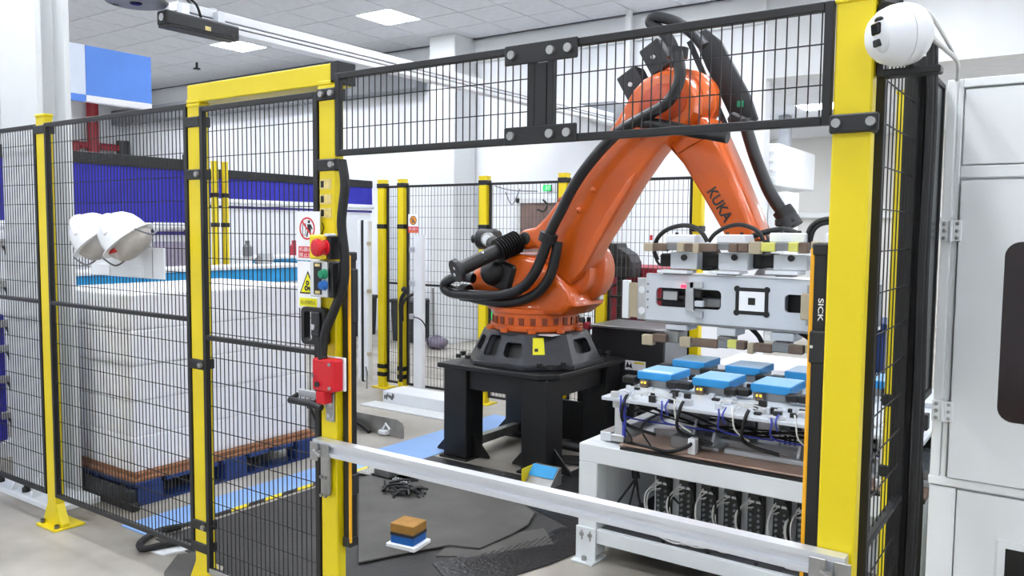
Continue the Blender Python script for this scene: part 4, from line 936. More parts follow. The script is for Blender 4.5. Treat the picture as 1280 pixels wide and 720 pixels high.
for (x, y), o_ in zip(bat, ord_):
    z = PZ+.055
    nest = build(B((x+.01, y+.01, PZ+.018), (x+.18, y+.23, z), .002), 'nest_block', m_alud, ft)
    build(B((x+.035, y-.03, PZ+.018), (x+.07, y, z-.004), .003), 'nest_sensor', m_brown, nest)
    build(B((x+.039, y-.033, z-.014), (x+.046, y-.03, z-.007)).box((x+.056, y-.033, z-.014), (x+.064, y-.03, z-.006)), 'sensor_light', m_led, nest)
    build(MB().cbox((x-.03, y-.01, z-.004), (.07, .06, .035), .006), 'side_gripper', m_blk, nest)
    build(MB().cbox((x+.205, y-.01, z-.004), (.06, .06, .035), .006), 'side_gripper', m_blk, nest)
    t = thing('battery_block', 'blue battery block on the fixture plate, '+o_, 'battery', (x+.095, y+.12, z), 'blue battery blocks on the fixture plate')
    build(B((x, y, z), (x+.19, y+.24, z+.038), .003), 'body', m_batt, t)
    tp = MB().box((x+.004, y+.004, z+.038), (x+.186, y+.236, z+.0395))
    tpo = build(tp, 'top_face', m_batt2, t)  # top of the block in a paler blue
    rb_ = MB()
    for q in range(9): rb_.box((x+.02+q*.018, y+.012, z+.0395), (x+.027+q*.018, y+.06, z+.041))
    if o_.startswith('first in the front'): build(rb_, 'top_ribs', m_sign, tpo)
# black chest, console and red cabinet beyond the robot
ch = thing('equipment_chest', 'black steel chest, top painted grey as lit, between robot and fixture table', 'cabinet', (-2.73, 5.7, 0))
build(B((-3.03, 5.4, .02), (-2.44, 5.84, .87), .004), 'body', m_dark, ch)
build(B((-3.04, 5.385, .87), (-2.43, 5.86, .89), .003), 'top_plate', m_alud, ch)  # light on the black chest's top put into its grey colour
build(B((-2.438, 5.42, .05), (-2.434, 5.82, .85)), 'side_face', m_gband, ch)  # grey right side, paler than the front
lbp = build(B((-2.74, 5.396, .575), (-2.575, 5.399, .645)), 'label_panel', m_sign, ch)
build(B((-2.665, 5.3945, .625), (-2.585, 5.396, .638)), 'label_heading', m_yel, lbp)
build(MB().prism([(-2.735, 5.396, .59), (-2.72, 5.396, .635), (-2.705, 5.396, .605), (-2.69, 5.396, .63), (-2.68, 5.396, .585), (-2.705, 5.396, .595)], (0, -.0012, 0)), 'label_symbol', m_sblk, lbp)
co = thing('red_cabinet', 'burgundy cabinet standing behind the back fence', 'cabinet', (-3.25, 6.9, 0))
build(B((-3.53, 6.5, .02), (-2.95, 7.1, 1.28), .006), 'body', m_redd, co)
for k in range(2): build(B((-3.52+k*.29, 6.492, .1), (-3.25+k*.29, 6.5, 1.24), .003), 'door', m_redd, co)
build(MB().tube([(-3.50, 6.45, .9), (-3.45, 6.44, 1.08), (-3.33, 6.46, 1.14)], .012, 6, 5), 'black_cable', m_rub, co, True)
mt = thing('console_monitor', 'black angular console monitor on a slim stand before the burgundy cabinet', 'monitor', (-3.28, 6.35, 0))
build(B((-3.31, 6.34, 0), (-3.25, 6.4, 1.21)), 'stand_pole', m_blk, mt)
build(MB().prism([(-3.44, 6.25, 1.30), (-3.44, 6.25, 1.47), (-3.40, 6.25, 1.49), (-3.28, 6.25, 1.49), (-3.27, 6.25, 1.455), (-3.17, 6.25, 1.40), (-3.13, 6.25, 1.33), (-3.13, 6.25, 1.20), (-3.38, 6.25, 1.20), (-3.40, 6.25, 1.28)], (0, .2, 0), .012), 'housing', m_dark, mt)
build(B((-3.43, 6.24, 1.315), (-3.19, 6.25, 1.375), .004), 'front_lip', m_blk, mt)
build(B((-3.38, 6.245, 1.385), (-3.26, 6.25, 1.40)), 'slot', m_lens, mt)
bt = thing('spray_bottle', 'dark bottle with clear cap standing behind the robot base', 'bottle', (-3.06, 5.55, .0), None)
bt.location = (-3.204,5.5,0.837); ORI[bt.name] = Vector(bt.location)
q = Vector((-3.204,5.5,0.837))
build(MB().lathe(q+Vector((0, 0, -.05)), (0, 0, 1), [(.06, 0), (.06, .02), (.055, .12), (.045, .14)], 16), 'bottle_body', m_blk, bt, True)
build(MB().lathe(q+Vector((0, 0, .09)), (0, 0, 1), [(.045, 0), (.04, .03), (.02, .045)], 16), 'bottle_cap', m_gryw, bt, True)
st = thing('bottle_stand', 'small black shelf carrying the bottle behind the robot base', 'stand', (q.x, q.y, 0))
build(B((q.x-.07, q.y-.06, q.z-.07), (q.x+.13, q.y+.08, q.z-.05)), 'shelf', m_blk, st)
build(B((q.x-.03, q.y+.05, 0), (q.x+.03, q.y+.08, q.z-.07)), 'upright', m_blk, st)
kn = Vector((q.x+.085, q.y, q.z-.05))
t = thing('rotary_switch', 'red topped rotary switch beside the bottle', 'switch', tuple(kn))
build(MB().cyl(kn, kn+Vector((0, 0, .05)), .02, seg=12), 'base', m_gryw, t)
build(MB().lathe(kn+Vector((0, 0, .05)), (0, 0, 1), [(.034, 0), (.036, .02), (.025, .05), (.01, .055)], 14), 'knob', m_redd, t, True)
build(MB().cyl(kn+Vector((-.005, .02, .1)), kn+Vector((-.005, .02, .14)), .018, seg=8), 'cap', m_blk, t)

# ================================================================ CABINET ON THE RIGHT
cb = thing('machine_cabinet', 'tall white machine cabinet with dark red window at the right edge', 'cabinet', (.2, 3.8, 0))
CY = 3.24; cx0, cx1 = -.415, .8
build(B((cx0+.05, CY+.03, .05), (cx1, 4.8, 2.12)), 'carcass', m_cab, cb)
fr_ = MB().box((cx0, CY, .70), (cx0+.03, CY+.035, 2.135), .003).box((cx0+.034, CY+.004, .70), (cx0+.05, CY+.035, 2.135), .003)
build(fr_, 'corner_profile', m_cab, cb)
build(B((cx0+.05, CY, 2.105), (cx1, CY+.035, 2.135), .003), 'top_profile', m_cab, cb)
build(B((cx0+.05, CY+.005, 1.795), (cx1, CY+.035, 1.835), .003), 'middle_profile', m_cab, cb)
up = build(B((cx0+.055, CY+.008, 1.84), (cx1, CY+.03, 2.10), .003), 'upper_panel', m_cab, cb)
wy = CY-.008
wz0, wz1, wx0, wx1 = .955, 1.575, (-0.217,3.23,1.28)[0], .35
fn = lambda a, b: (a, wy, b)
do = build(MB().plate([(cx0+.058, wy, .735), (cx1-.02, wy, .735), (cx1-.02, wy, 1.785), (cx0+.058, wy, 1.785)], [rrect(wx0, wz0, wx1, wz1, .05, fn, 6)], (0, .022, 0)), 'door', m_cab, cb)
build(B((wx0-.01, wy+.012, wz0-.01), (wx1+.01, wy+.018, wz1+.01)), 'window', m_tint, do, label='dark red tinted window')
for z in (1.61, .97):
    hg = build(B((cx0+.002, wy-.006, z-.035), (cx0+.03, wy+.0075, z+.035), .002).box((cx0+.036, wy-.006, z-.035), (cx0+.085, wy-.0005, z+.035), .002) if False else B((cx0-.002, wy-.003, z-.037), (cx0+.026, wy+.0075, z+.037), .002).box((cx0+.038, wy-.005, z-.037), (cx0+.066, wy-.0005, z+.037), .002).cyl((cx0+.032, wy-.004, z-.037), (cx0+.032, wy-.004, z+.037), .006), 'hinge', m_cab, cb)
    for dx in (.012, .052):
        for dz in (-.025, 0, .025): build(MB().lathe((cx0+dx, wy-.004, z+dz), (0, -1, 0), [(.007, 0), (.006, .003), (.003, .0045)], 12), 'screw', m_steel, hg, True)
build(B((cx0-.005, CY-.002, .70), (cx1, CY+.03, .73), .003), 'sill_profile', m_cab, cb)
lp = build(B((cx0, CY+.004, .06), (cx0+.085, CY+.03, .695), .002), 'lower_panel', m_cab, cb)
wq = (-0.182,3.24,0.528)
fn = lambda a, b: (a, CY+.004, b)
lp2 = build(MB().plate([(cx0+.09, CY+.004, .06), (cx1, CY+.004, .06), (cx1, CY+.004, .69), (cx0+.09, CY+.004, .69)], [[(wq[0]+.01, CY+.004, .15), (.4, CY+.004, .15), (.4, CY+.004, wq[2]-.01), (wq[0]+.01, CY+.004, wq[2]-.01)]], (0, .022, 0)), 'lower_panel', m_cab, cb)
build(B((wq[0]-.012, CY-.004, .13), (wq[0]+.012, CY+.004, wq[2]+.012)).box((wq[0]+.012, CY-.004, wq[2]-.012), (.42, CY+.004, wq[2]+.012)), 'window_frame', m_cab, lp2)
build(B((wq[0], CY+.02, .14), (.41, CY+.025, wq[2])), 'window', m_lens, lp2)
for z in (.06, .3):
    pass
build(B((cx0+.01, CY+.02, 0), (cx1, 4.75, .05)), 'plinth', m_dark, cb)
# black valve island visible in the gap
vb = thing('junction_box', 'small black junction box below the smoked screen', 'box', (-.452, 3.28, .88))
build(B((-.475, 3.25, .885), (-.43, 3.30, .945), .004), 'box_body', m_dark, vb)
build(B((-.468, 3.248, .9), (-.462, 3.25, .93)), 'box_label', m_wht, vb)
build(MB().tube([(-.45, 3.28, .89), (-.46, 3.30, .8), (-.45, 3.33, .6), (-.455, 3.34, .05)], .008, 6, 5), 'box_cable', m_rub, vb, True)

# dome camera on the wide yellow post
dc = thing('dome_camera', 'white dome camera on a black bracket at the top of the side fence', 'camera', (-.40, 2.12, 2.05))
q = Vector((-0.372,2.05,2.049))
build(B((q.x-.035, q.y+.03, q.z-.085), (q.x+.09, q.y+.075, q.z-.068), .003).box((q.x-.05, q.y+.05, q.z-.08), (q.x-.035, q.y+.075, q.z+.1), .003), 'bracket', m_blk, dc)
ax = Vector((-.72, -.68, -.14)).normalized()
build(MB().lathe(q+ax*-.055, ax, [(.02, -.008), (.055, 0), (.066, .015), (.070, .035), (.070, .05)], 32), 'shell', m_shell, dc, True)
build(MB().lathe(q+ax*-.004, ax, [(.069, 0), (.068, .012), (.060, .036), (.046, .054), (.028, .064), (.006, .068)], 32), 'front_shell', m_wht, dc, True)
ri = ax.cross(Vector((0, 0, 1))).normalized(); uu = ri.cross(ax)
rot = Matrix((ri, uu, -ax)).transposed()
fx0 = q+ax*.052+ri*(-.026)
em = build(MB().sphere(fx0+uu*.0, .03, 18, 10, (.72, 1.35, .5), rot), 'lens_window', m_gryw, dc, True)
build(MB().cbox(fx0+ax*.012+uu*.014, (.028, .026, .012), .003, rot), 'lens', m_lens, em)
build(MB().cbox(fx0+ax*.013-uu*.017, (.022, .016, .01), .002, rot), 'light_lens', m_dark, em)
build(MB().sphere(fx0+ax*.004+uu*.034, .012, 12, 8, (1.2, .6, .6), rot), 'top_cover', m_blk, em, True)
build(MB().tube([q+Vector((-.05, .06, .06)), q+Vector((-.03, .04, .085)), q+Vector((0, .03, .075))], .014, 8, 5), 'pivot', m_blk, dc, True)
build(MB().tube([(-0.45,2.12,2.15), (-0.406,2.12,2.154), (-0.369,2.15,2.135), (-0.355,2.25,2.117), (-0.352,2.35,2.112)], .0055, 8, 6), 'grey_power_cable', m_gband, dc, True)
build(MB().tube([(-0.355,2.35,2.118), (-0.346,2.45,2.108), (-0.342,2.6,2.114), (-0.347,2.9,2.13), (-0.389,3.25,2.134)], .0065, 8, 6), 'white_power_cable', m_cable, dc, True)
build(MB().tube([(-0.361,2.2,2.127), (-0.354,2.2,2.137), (-0.35,2.3,2.155), (-0.351,2.5,2.161), (-0.356,2.8,2.157), (-0.371,3.1,2.162)], .005, 8, 6), 'white_cable_loop', m_cable, dc, True)
build(MB().tube([(-0.352,2.25,2.125), (-0.356,2.25,2.141), (-0.361,2.2,2.134)], .009, 8, 5), 'cable_gland', m_dark, dc, True)

# ================================================================ PALLET LOAD
pal = thing('plastic_pallet', 'navy plastic pallet under the white carton load', 'pallet', (-4.88, 3.18, 0))
for k in range(7): build(B((-5.42, 2.50+k*.195, .115), (-4.34, 2.66+k*.195, .14), .003), 'deck_slat', m_bpal, pal)
for x in (-5.4, -4.95, -4.48):
    for y in (2.52, 3.1, 3.68): build(B((x, y, .012), (x+.13, y+.16, .115), .004), 'block', m_bpal, pal)
for x in (-5.4, -4.95, -4.48): build(B((x, 2.5, 0), (x+.13, 3.86, .014), .002), 'runner', m_bpal, pal)
cs = thing('cardboard_layer', 'brown cardboard sheet between pallet and white cartons', 'cardboard', (-4.88, 3.18, .14))
build(B((-5.40, 2.50, .141), (-4.35, 3.85, .16), .003), 'sheet', m_card, cs)
build(B((-5.38, 2.53, .16), (-4.37, 3.83, .185), .003), 'upper_sheet', m_card, cs)
build(MB().prism([(-4.352, 2.7, .165), (-4.346, 2.7, .13), (-4.346, 3.0, .135), (-4.352, 3.05, .165)], (.004, 0, 0)), 'torn_flap', m_card, cs)
rr = random.Random(8)
pos = ['bottom', 'second', 'third', 'fourth', 'top']
cart = D.meshes.new('carton_body'); sx, sy, sz = .484, .428, .2055
mb_ = MB().box((-sx/2+.002, -sy/2+.002, 0), (sx/2-.002, sy/2-.002, sz-.003), .008, 2); cart.from_pydata(mb_.V, [], mb_.F); cart.materials.append(m_foam)
tapm = D.meshes.new('tape_band'); mb_ = MB().box((-.03, -sy/2+.001, sz-.0032), (.03, sy/2-.001, sz-.0025)); tapm.from_pydata(mb_.V, [], mb_.F); tapm.materials.append(m_sign)
for l in range(5):
    for i in range(2):
        for j in range(3):
            x = -5.37+sx*(i+.5)+rr.uniform(-.004, .004); y = 2.53+sy*(j+.5)+rr.uniform(-.004, .004)
            lab = 'white carton in the %s layer, %s side, %s from the fence' % (pos[l], 'robot' if i else 'booth', ['first', 'second', 'third'][j])
            o = D.objects.new('carton', cart); C.objects.link(o); o.location = (x, y, .186+l*sz)
            tag(o, lab, 'carton', 'white cartons on the pallet')

# ================================================================ FLOOR ITEMS
def flat(name, lab, cat, poly, th, mat, z=0., grp=None, bev=0):
    return build(MB().prism([(p[0], p[1], z) for p in poly], (0, 0, th), bev), name, mat, None, False, lab, cat, grp)
fb = flat('floor_film', 'pale blue floor film strip between pallet and black mats', 'film', [(-4.14, 2.30), (-3.90, 2.30), (-3.86, 4.02), (-3.69, 4.05), (-3.69, 5.62), (-4.10, 5.62)], .006, m_bfilm)
tp = thing('hazard_tape', 'yellow and black tape edging the blue floor film', 'tape', (-3.85, 3.2, .006))
def tape(a, b, wd=.045, n=16, z=.0065):
    a, b = Vector((*a, z)), Vector((*b, z)); d = (b-a)/n; dn = d.normalized(); q = Vector((-dn.y, dn.x, 0))*wd/2
    for k in range(n):
        s0 = a+d*k; s1 = a+d*(k+1); sk = dn*wd*.45
        build(MB().prism([s0+q+sk, s1+q+sk, s1-q-sk, s0-q-sk], (0, 0, .0012)), 'tape_stripe', m_yel if k % 2 == 0 else m_sblk, tp)
tape((-3.875, 2.32), (-3.845, 3.96), n=14)
tape((-3.84, 3.985), (-2.85, 3.975), n=9)
build(B((-5.5, 2.447, 0), (-4.28, 2.492, .05), .004), 'pallet_stop', m_blk, None, False, 'black steel stop bar on the floor before the navy pallet', 'bar')
build(B((-5.5, 2.45, .05), (-4.3, 2.485, .115), .004), 'roller_guard', m_dark, None, False, 'dark guard strip standing on the black stop bar before the navy pallet', 'bar')
flat('rubber_mat', 'dark grey rubber mat with a curled corner in the cell opening', 'mat', [(-3.675,3.589,0),(-3.701,3.846,0),(-3.151,3.918,0),(-2.728,3.927,0),(-2.44,3.733,0),(-2.373,3.569,0),(-2.364,3.406,0),(-2.383,3.156,-0),(-2.531,3.098,0),(-2.619,2.945,0),(-2.743,2.677,0)], .010, m_mat, .012, 'rubber mats', .003)
flat('rubber_mat', 'grey rubber mat offcut under the curled mat', 'mat', [(-2.557,3.117,0),(-2.472,3.272,0),(-2.291,3.6,-0),(-2.132,3.443,0),(-2.255,3.25,-0),(-2.348,3.083,0),(-2.514,2.973,0)], .006, m_mat, .0045, 'rubber mats', .002)
mm = flat('rubber_mat', 'black studded rubber mat beside the white table leg', 'mat', [(-2.474,2.897,0),(-2.383,3.156,-0),(-2.225,3.348,0),(-2.234,3.671,0),(-2.12,3.697,0),(-1.966,3.512,0),(-2.011,3.236,0),(-2.083,3.004,0),(-2.289,2.791,0)], .005, m_matb, .0045, 'rubber mats', .002)
sd_ = MB(); rr = random.Random(2)
for k in range(9):
    for j in range(13):
        a = Vector((-2.317,2.943,0)); u = Vector((-2.088,3.609,0))-a; v = Vector((-2.345,3.184,0))-a
        p = a+u*(j/13.)+v*(k/9.)*.9; sd_.cyl((p.x, p.y, .0095), (p.x, p.y, .0135), .008, .005, 6)
sd_o = build(sd_, 'studs', m_matb, mm, kind='stuff')
flat('rubber_mat', 'large dark rubber mat covering the floor behind the mesh door and opening', 'mat', [(-3.82, 2.30), (-3.80, 3.93), (-3.5, 3.95), (-2.78, 3.99), (-2.0, 3.61), (-1.98, 3.45), (-2.2, 2.7), (-2.3, 2.10), (-3.04, 2.10), (-3.25, 2.30)], .004, m_matd, .0, 'rubber mats', .002)
flat('rubber_mat', 'dark grey mat running from the pedestal to the table', 'mat', [(-3.66, 4.02), (-3.0, 4.02), (-2.0, 3.62), (-1.97, 3.62), (-1.97, 5.3), (-2.70, 5.3), (-2.70, 4.31), (-3.68, 4.31)], .004, m_matb, .0045, 'rubber mats')
flat('rubber_mat', 'dark mat outside the mesh door at the bottom edge', 'mat', [(-3.414,2.096,0),(-3.548,2.251,0),(-3.496,2.339,0),(-3.276,2.241,0),(-3.117,2.114,0),(-3.268,2.004,0)], .006, m_mat, .0, 'rubber mats', .002)
sp_ = thing('steel_step', 'small grey steel step with rivet rows beside the tape corner', 'step', (-3.581,3.721,0))
q = Vector((-3.581,3.721,0))
build(B((q.x-.08, q.y-.01, .017), (q.x+.05, q.y+.09, .075), .004), 'step_box', m_alud, sp_)
build(B((q.x-.22, q.y-.03, .017), (q.x+.22, q.y+.12, .022), .002), 'tread_plate', m_steel, sp_)
rv = MB()
for k in range(6): rv.cyl((q.x-.2+k*.02, q.y+.0+k*.004, .022), (q.x-.2+k*.02, q.y+.0+k*.004, .028), .006, seg=8).cyl((q.x+.08+k*.024, q.y+.02, .022), (q.x+.08+k*.024, q.y+.02, .028), .006, seg=8).cyl((q.x+.09+k*.022, q.y-.01, .022), (q.x+.09+k*.022, q.y-.01, .028), .006, seg=8)
build(rv, 'rivets', m_wht, sp_, kind='stuff')
rr = random.Random(6); jk = MB(); q = Vector((-3.274,3.559,0))
for k in range(22):
    a = q+Vector((rr.uniform(-.12, .12), rr.uniform(-.08, .08), .02+rr.uniform(0, .04)))
    d = Vector((rr.uniform(-1, 1), rr.uniform(-.6, .6), rr.uniform(-.1, .1))).normalized()*rr.uniform(.04, .1)
    jk.tube([a-d, a+Vector((0, 0, .012)), a+d], .008, 5, 3)
build(jk, 'cable_scraps', m_rub, None, False, 'heap of black cable scraps lying on the grey mat', 'scrap', None, 'stuff')
cbx = thing('carton_box', 'small brown topped box with blue band and white rim on the grey mat', 'box', (-2.70, 2.96, .017))
q = Vector((-2.70, 2.98, .017))
rz = Matrix.Rotation(R(8), 3, 'Z')
def rb3(c, s_, bev=.003): return MB().cbox(q+rz @ Vector(c), s_, bev, rz)
build(rb3((0, 0, .012), (.17, .15, .022)), 'white_tray', m_sign, cbx)
build(rb3((0, 0, .043), (.135, .12, .04)), 'blue_band', m_bluep, cbx)
build(rb3((0, 0, .07), (.14, .125, .016)), 'dark_strap', m_dark, cbx)
build(rb3((0, 0, .10), (.137, .122, .045)), 'brown_lid', M('ochre_card', '#a87a35', .7, var=.1, scale=20), cbx)
build(MB().tube([(-3.822,2.447,0.025),(-3.857,2.35,0.025),(-3.814,2.245,0.025),(-3.761,2.18,0.025),(-3.695,2.165,0.025),(-3.67,2.234,0.025),(-3.628,2.316,0.025),(-3.56,2.392,0.025),(-3.565,2.442,0.025)], .017, 8, 8), 'black_floor_hose', m_rub, None, True, 'black hose loop on the floor under the left mesh panel', 'hose')
flat('floor_plate', 'small white plate lying on the floor beside the black hose loop', 'plate', [(-3.697,2.191,0),(-3.612,2.355,0),(-3.558,2.318,0),(-3.592,2.207,0)], .008, m_wht, .0)
gp = thing('steel_guard', 'low galvanised steel guard plate with rounded end on the floor', 'guard', (-4.65, 4.55, 0))
build(MB().prism([(-5.1, 4.55, 0), (-4.18, 4.55, 0), (-4.18, 4.55, .09), (-4.20, 4.55, .125), (-4.24, 4.55, .14), (-5.1, 4.55, .14)], (0, .012, 0), .002), 'plate', m_steel, gp)
build(MB().cbox((-4.36, 4.53, .03), (.08, .05, .03), .004).tube([(-4.38, 4.53, .04), (-4.34, 4.53, .10), (-4.30, 4.53, .06)], .008), 'toggle_clamp', m_wht, gp)
build(MB().tube([(-4.95, 4.53, .01), (-4.80, 4.52, .07), (-4.65, 4.52, .07), (-4.5, 4.52, .01)], .016, 8, 6), 'black_hose', m_rub, gp, True)
pln = thing('white_plinth', 'low white painted plinth in front of the back fence', 'plinth', (-4.75, 5.5, 0))
build(B((-5.21, 5.40, 0), (-4.30, 5.68, .115), .006), 'body', m_wht, pln)
rr = random.Random(4)
sc = MB()
for k in range(9): x = -5.19+k*.014; sc.box((x, 5.398, .055+rr.uniform(-.02, .01)), (x+.009, 5.3995, .085+rr.uniform(-.01, .02)))
build(sc, 'scuff_marks', m_sblk, pln, kind='stuff')
build(B((-5.3, 5.2, 0), (-4.3, 5.39, .012), .003), 'lower_plate', m_gryw, pln)
build(B((-4.44, 5.396, .04), (-4.38, 5.399, .075)), 'warning_label', m_sred, pln)
lb = thing('wrapped_block', 'blue taped grey block leaning on the front pedestal leg', 'block', (-2.75, 4.2, 0))
build(MB().prism([(-2.80, 4.14, .0), (-2.80, 4.30, .0), (-2.80, 4.30, .115), (-2.80, 4.27, .115)], (.19, 0, 0), .003), 'block_body', m_steel, lb)
build(MB().prism([(-2.795, 4.262, .117), (-2.795, 4.205, .06), (-2.795, 4.202, .062), (-2.795, 4.26, .121)], (.18, 0, 0)), 'blue_tape', m_cyan, lb)
build(B((-2.806, 4.14, 0), (-2.80, 4.30, .11)), 'yellow_edge', m_yel, lb)
ph = MB()
ph.tube([(-2.9, 5.25, .03), (-3.05, 4.9, .06), (-3.12, 4.7, .10), (-3.0, 4.62, .16), (-2.8, 4.75, .12), (-2.5, 4.9, .05)], .028, 10, 8)
build(ph, 'black_floor_hose', m_rub, None, True, 'thick black hose looping under the robot pedestal', 'hose')
ph = MB()
for k in range(5): ph.tube([(-3.5+.03*k, 5.2, .02), (-3.3, 4.9+.03*k, .03), (-3.05+.02*k, 4.62, .03+.01*k), (-2.8, 4.70+.04*k, .02), (-2.3, 4.85+.03*k, .02)], .012, 7, 6)
build(ph, 'floor_cables', m_rub, None, True, 'thin black cables lying across the floor under the pedestal', 'cable', None, 'stuff')
ph = MB()
for k in range(4): ph.tube([(-2.45+.05*k, 4.95, .6-.08*k), (-2.38, 4.85, .4), (-2.35+.03*k, 4.7, .22), (-2.25, 4.55+.05*k, .02)], .012, 7, 6)
build(ph, 'hanging_cables', m_rub, None, True, 'thin black cables hanging beside the pedestal near the chest', 'cable', None, 'stuff')

# ================================================================ BACK FENCE
BY = 5.95
bposts = [(-5.725, 'yellow back fence post beside the white door leaf', .085), (-5.46, 'slim yellow back fence post with black cable, second from the door leaf', .075), (-4.46, 'yellow back fence post left of the robot balance cylinder', .085),
          (-3.62, 'yellow back fence post behind the robot link arm', .08), (-3.24, 'yellow back fence post right of the round shoulder housing', .085), (-2.42, 'yellow back fence post behind the forearm', .075)]
for x, lab, w_ in bposts: post('back_fence_post', x, BY, 2.08, lab, w_=w_, gus=False, d_=.07, bands=(2.02, 1.62, .22, .14), grp='yellow posts of the back fence')
xs = [p[0] for p in bposts]
bl_ = ['panel of the back fence behind the white door post', 'panel of the back fence with the exit sign behind it', 'panel of the back fence behind the robot arm', 'panel of the back fence in front of the burgundy cabinet', 'panel of the back fence behind the forearm', 'panel of the back fence']
m_wire2 = M('grey_wire', '#4a4b4f', .5, var=.1)
mesh_panel('fence_panel', 'narrow black wire mesh panel of the back fence beside the cable', -5.675, -5.505, .06, 2.02, BY, 1.06, 'back fence panels')
for k in range(1, 5):
    lab = ['wire mesh panel of the back fence carrying the orange prohibition sign', 'wire mesh panel of the back fence left of the link arm', 'wire mesh panel of the back fence behind the link arm', 'wire mesh panel of the back fence in front of the burgundy cabinet', 'wire mesh panel of the back fence behind gripper'][k-1]
    mesh_panel('fence_panel', lab, xs[k]+.05, xs[k+1]-.05, .06, 2.02, BY, 1.06, 'back fence panels', wire=m_wire2, pitch=.04, wr=.0017)
bc_ = MB().tube([(-5.40, 5.88, 1.0), (-5.38, 5.87, 1.02), (-5.35, 5.87, 1.0), (-5.42, 5.87, .90), (-5.43, 5.88, .7), (-5.43, 5.88, .1)], .02, 8, 6).tube([(-5.22, 5.88, 1.03), (-5.24, 5.87, .98), (-5.33, 5.87, .94), (-5.40, 5.87, .86), (-5.41, 5.88, .7)], .016, 8, 6)
build(bc_, 'cable_hose', m_rub, None, True, 'black cable hose dropping along the slim back fence post', 'hose')
wd = thing('door_post', 'white slim door post with cable in front of the back fence', 'post', (-5.17, 5.86, 0))
build(B((-5.23, 5.84, 0), (-5.12, 5.89, 1.54), .004), 'post_profile', m_wht, wd)
for z in (1.4, 1.08, .76): build(MB().cbox((-5.24, 5.83, z), (.05, .03, .05), .004), 'hinge_block', m_alu, wd)
build(MB().tube([(-5.24, 5.83, .76), (-5.12, 5.82, .74), (-5.06, 5.83, .66), (-5.05, 5.85, .5)], .006, 6, 5), 'thin_cable', m_rub, wd, True)
dl = thing('door_leaf', 'white door leaf edge with black seal beside the first back fence post', 'door', (-5.87, 5.85, 0))
build(B((-5.86, 5.80, .07), (-5.79, 5.86, 1.68), .012, 2), 'leaf_edge', m_wht, dl)
build(B((-5.90, 5.81, .06), (-5.862, 5.85, 1.68), .003), 'black_seal', m_sblk, dl)
build(B((-5.945, 5.80, .08), (-5.902, 5.86, 1.68), .01), 'inner_edge', m_wht, dl)
for z in (1.45, .35, .98): build(MB().cbox((-5.77, 5.79, z), (.04, .03, .035), .004), 'clip', m_beige, dl)
for x in (-5.98, -5.82): build(MB().tube([(x, 5.79, .22), (x+.02, 5.79, .16), (x+.015, 5.79, .0)], .009), 'bottom_bolt', m_steel, dl)
# signs on the back fence
SB = BY-.02
s3 = sign_plate('no_open_fire_sign', 'white sign with orange prohibition disc and red caption on the back fence', -5.375, -5.245, 1.56, 1.74, SB)
build(ring(-5.31, 1.68, .044, .006, SB-.003), 'disc_ring', m_sblk, s3)
build(MB().cyl((-5.31, SB-.0038, 1.68), (-5.31, SB-.003, 1.68), .039, seg=28), 'disc', m_sorg, s3)
fl = MB().prism([(-5.325, SB-.004, 1.655), (-5.300, SB-.004, 1.655), (-5.296, SB-.004, 1.675), (-5.310, SB-.004, 1.705), (-5.318, SB-.004, 1.688), (-5.326, SB-.004, 1.68)], (0, -.0008, 0))
strip(fl, -5.342, 1.708, -5.279, 1.652, .008, SB-.005)
build(fl, 'symbol', m_brown, s3)
build(B((-5.375, SB-.004, 1.56), (-5.245, SB-.003, 1.62)), 'caption_field', m_sred, s3)
build(text_mb('禁止烟火', (-5.31, SB-.0042, 1.597), SX, SZ, width=.11, height=.03), 'lettering', m_sign, s3)
build(B((-5.365, SB-.0045, 1.566), (-5.255, SB-.004, 1.573)), 'caption_line', m_sorg, s3)
s4 = sign_plate('red_notice', 'red notice with white lettering behind the link arm', -3.28, -3.10, 1.79, 1.90, SB)
build(B((-3.275, SB-.004, 1.80), (-3.105, SB-.003, 1.89)), 'field', m_sred, s4)
build(text_mb('禁止入内', (-3.19, SB-.0042, 1.845), SX, SZ, width=.15, height=.045), 'lettering', m_sign, s4)
tg_ = thing('lock_tag', 'tiny white and red tag hanging on the back fence mesh', 'tag', (-2.804,5.93,1.56))
q = Vector((-2.803,5.93,1.547))
build(B((q.x-.012, q.y-.003, q.z-.02), (q.x+.012, q.y, q.z+.02)), 'red_tag', m_sred, tg_)
build(B((q.x-.01, q.y-.003, q.z+.022), (q.x+.01, q.y, q.z+.08)), 'white_tag', m_sign, tg_)
# exit signs on the back wall
def exit_sign(x, y, z, lab, s_=.11):
    t = thing('exit_sign', lab, 'sign', (x, y, z), 'green exit signs')
    build(B((x-s_, y, z-s_*.62), (x+s_, y+.03, z+s_*.62), .004), 'case', m_dark, t)
    build(B((x-s_*.94, y-.003, z-s_*.55), (x+s_*.94, y, z+s_*.55)), 'lit_face', m_exit, t)
    r_ = MB().cyl((x-.0, y-.004, z+s_*.3), (x-.0, y-.003, z+s_*.3), s_*.12, seg=10)
    yy = y-.003
    for a in ((0, .2, -.08, -.1, .16), (-.05, .12, .25, .05, .08), (-.05, .12, -.3, .1, .08), (-.08, -.1, .15, -.4, .1), (-.08, -.1, -.35, -.35, .1)):
        strip(r_, x+a[0]*s_, z+a[1]*s_, x+a[2]*s_, z+a[3]*s_, a[4]*s_, yy)
    strip(r_, x+s_*.45, z-s_*.35, x+s_*.45, z+s_*.35, s_*.08, yy); strip(r_, x+s_*.45, z+s_*.35, x+s_*.75, z+s_*.35, s_*.08, yy); strip(r_, x+s_*.75, z+s_*.35, x+s_*.75, z-s_*.35, s_*.08, yy)
    build(r_, 'running_figure', m_sign, t); return t
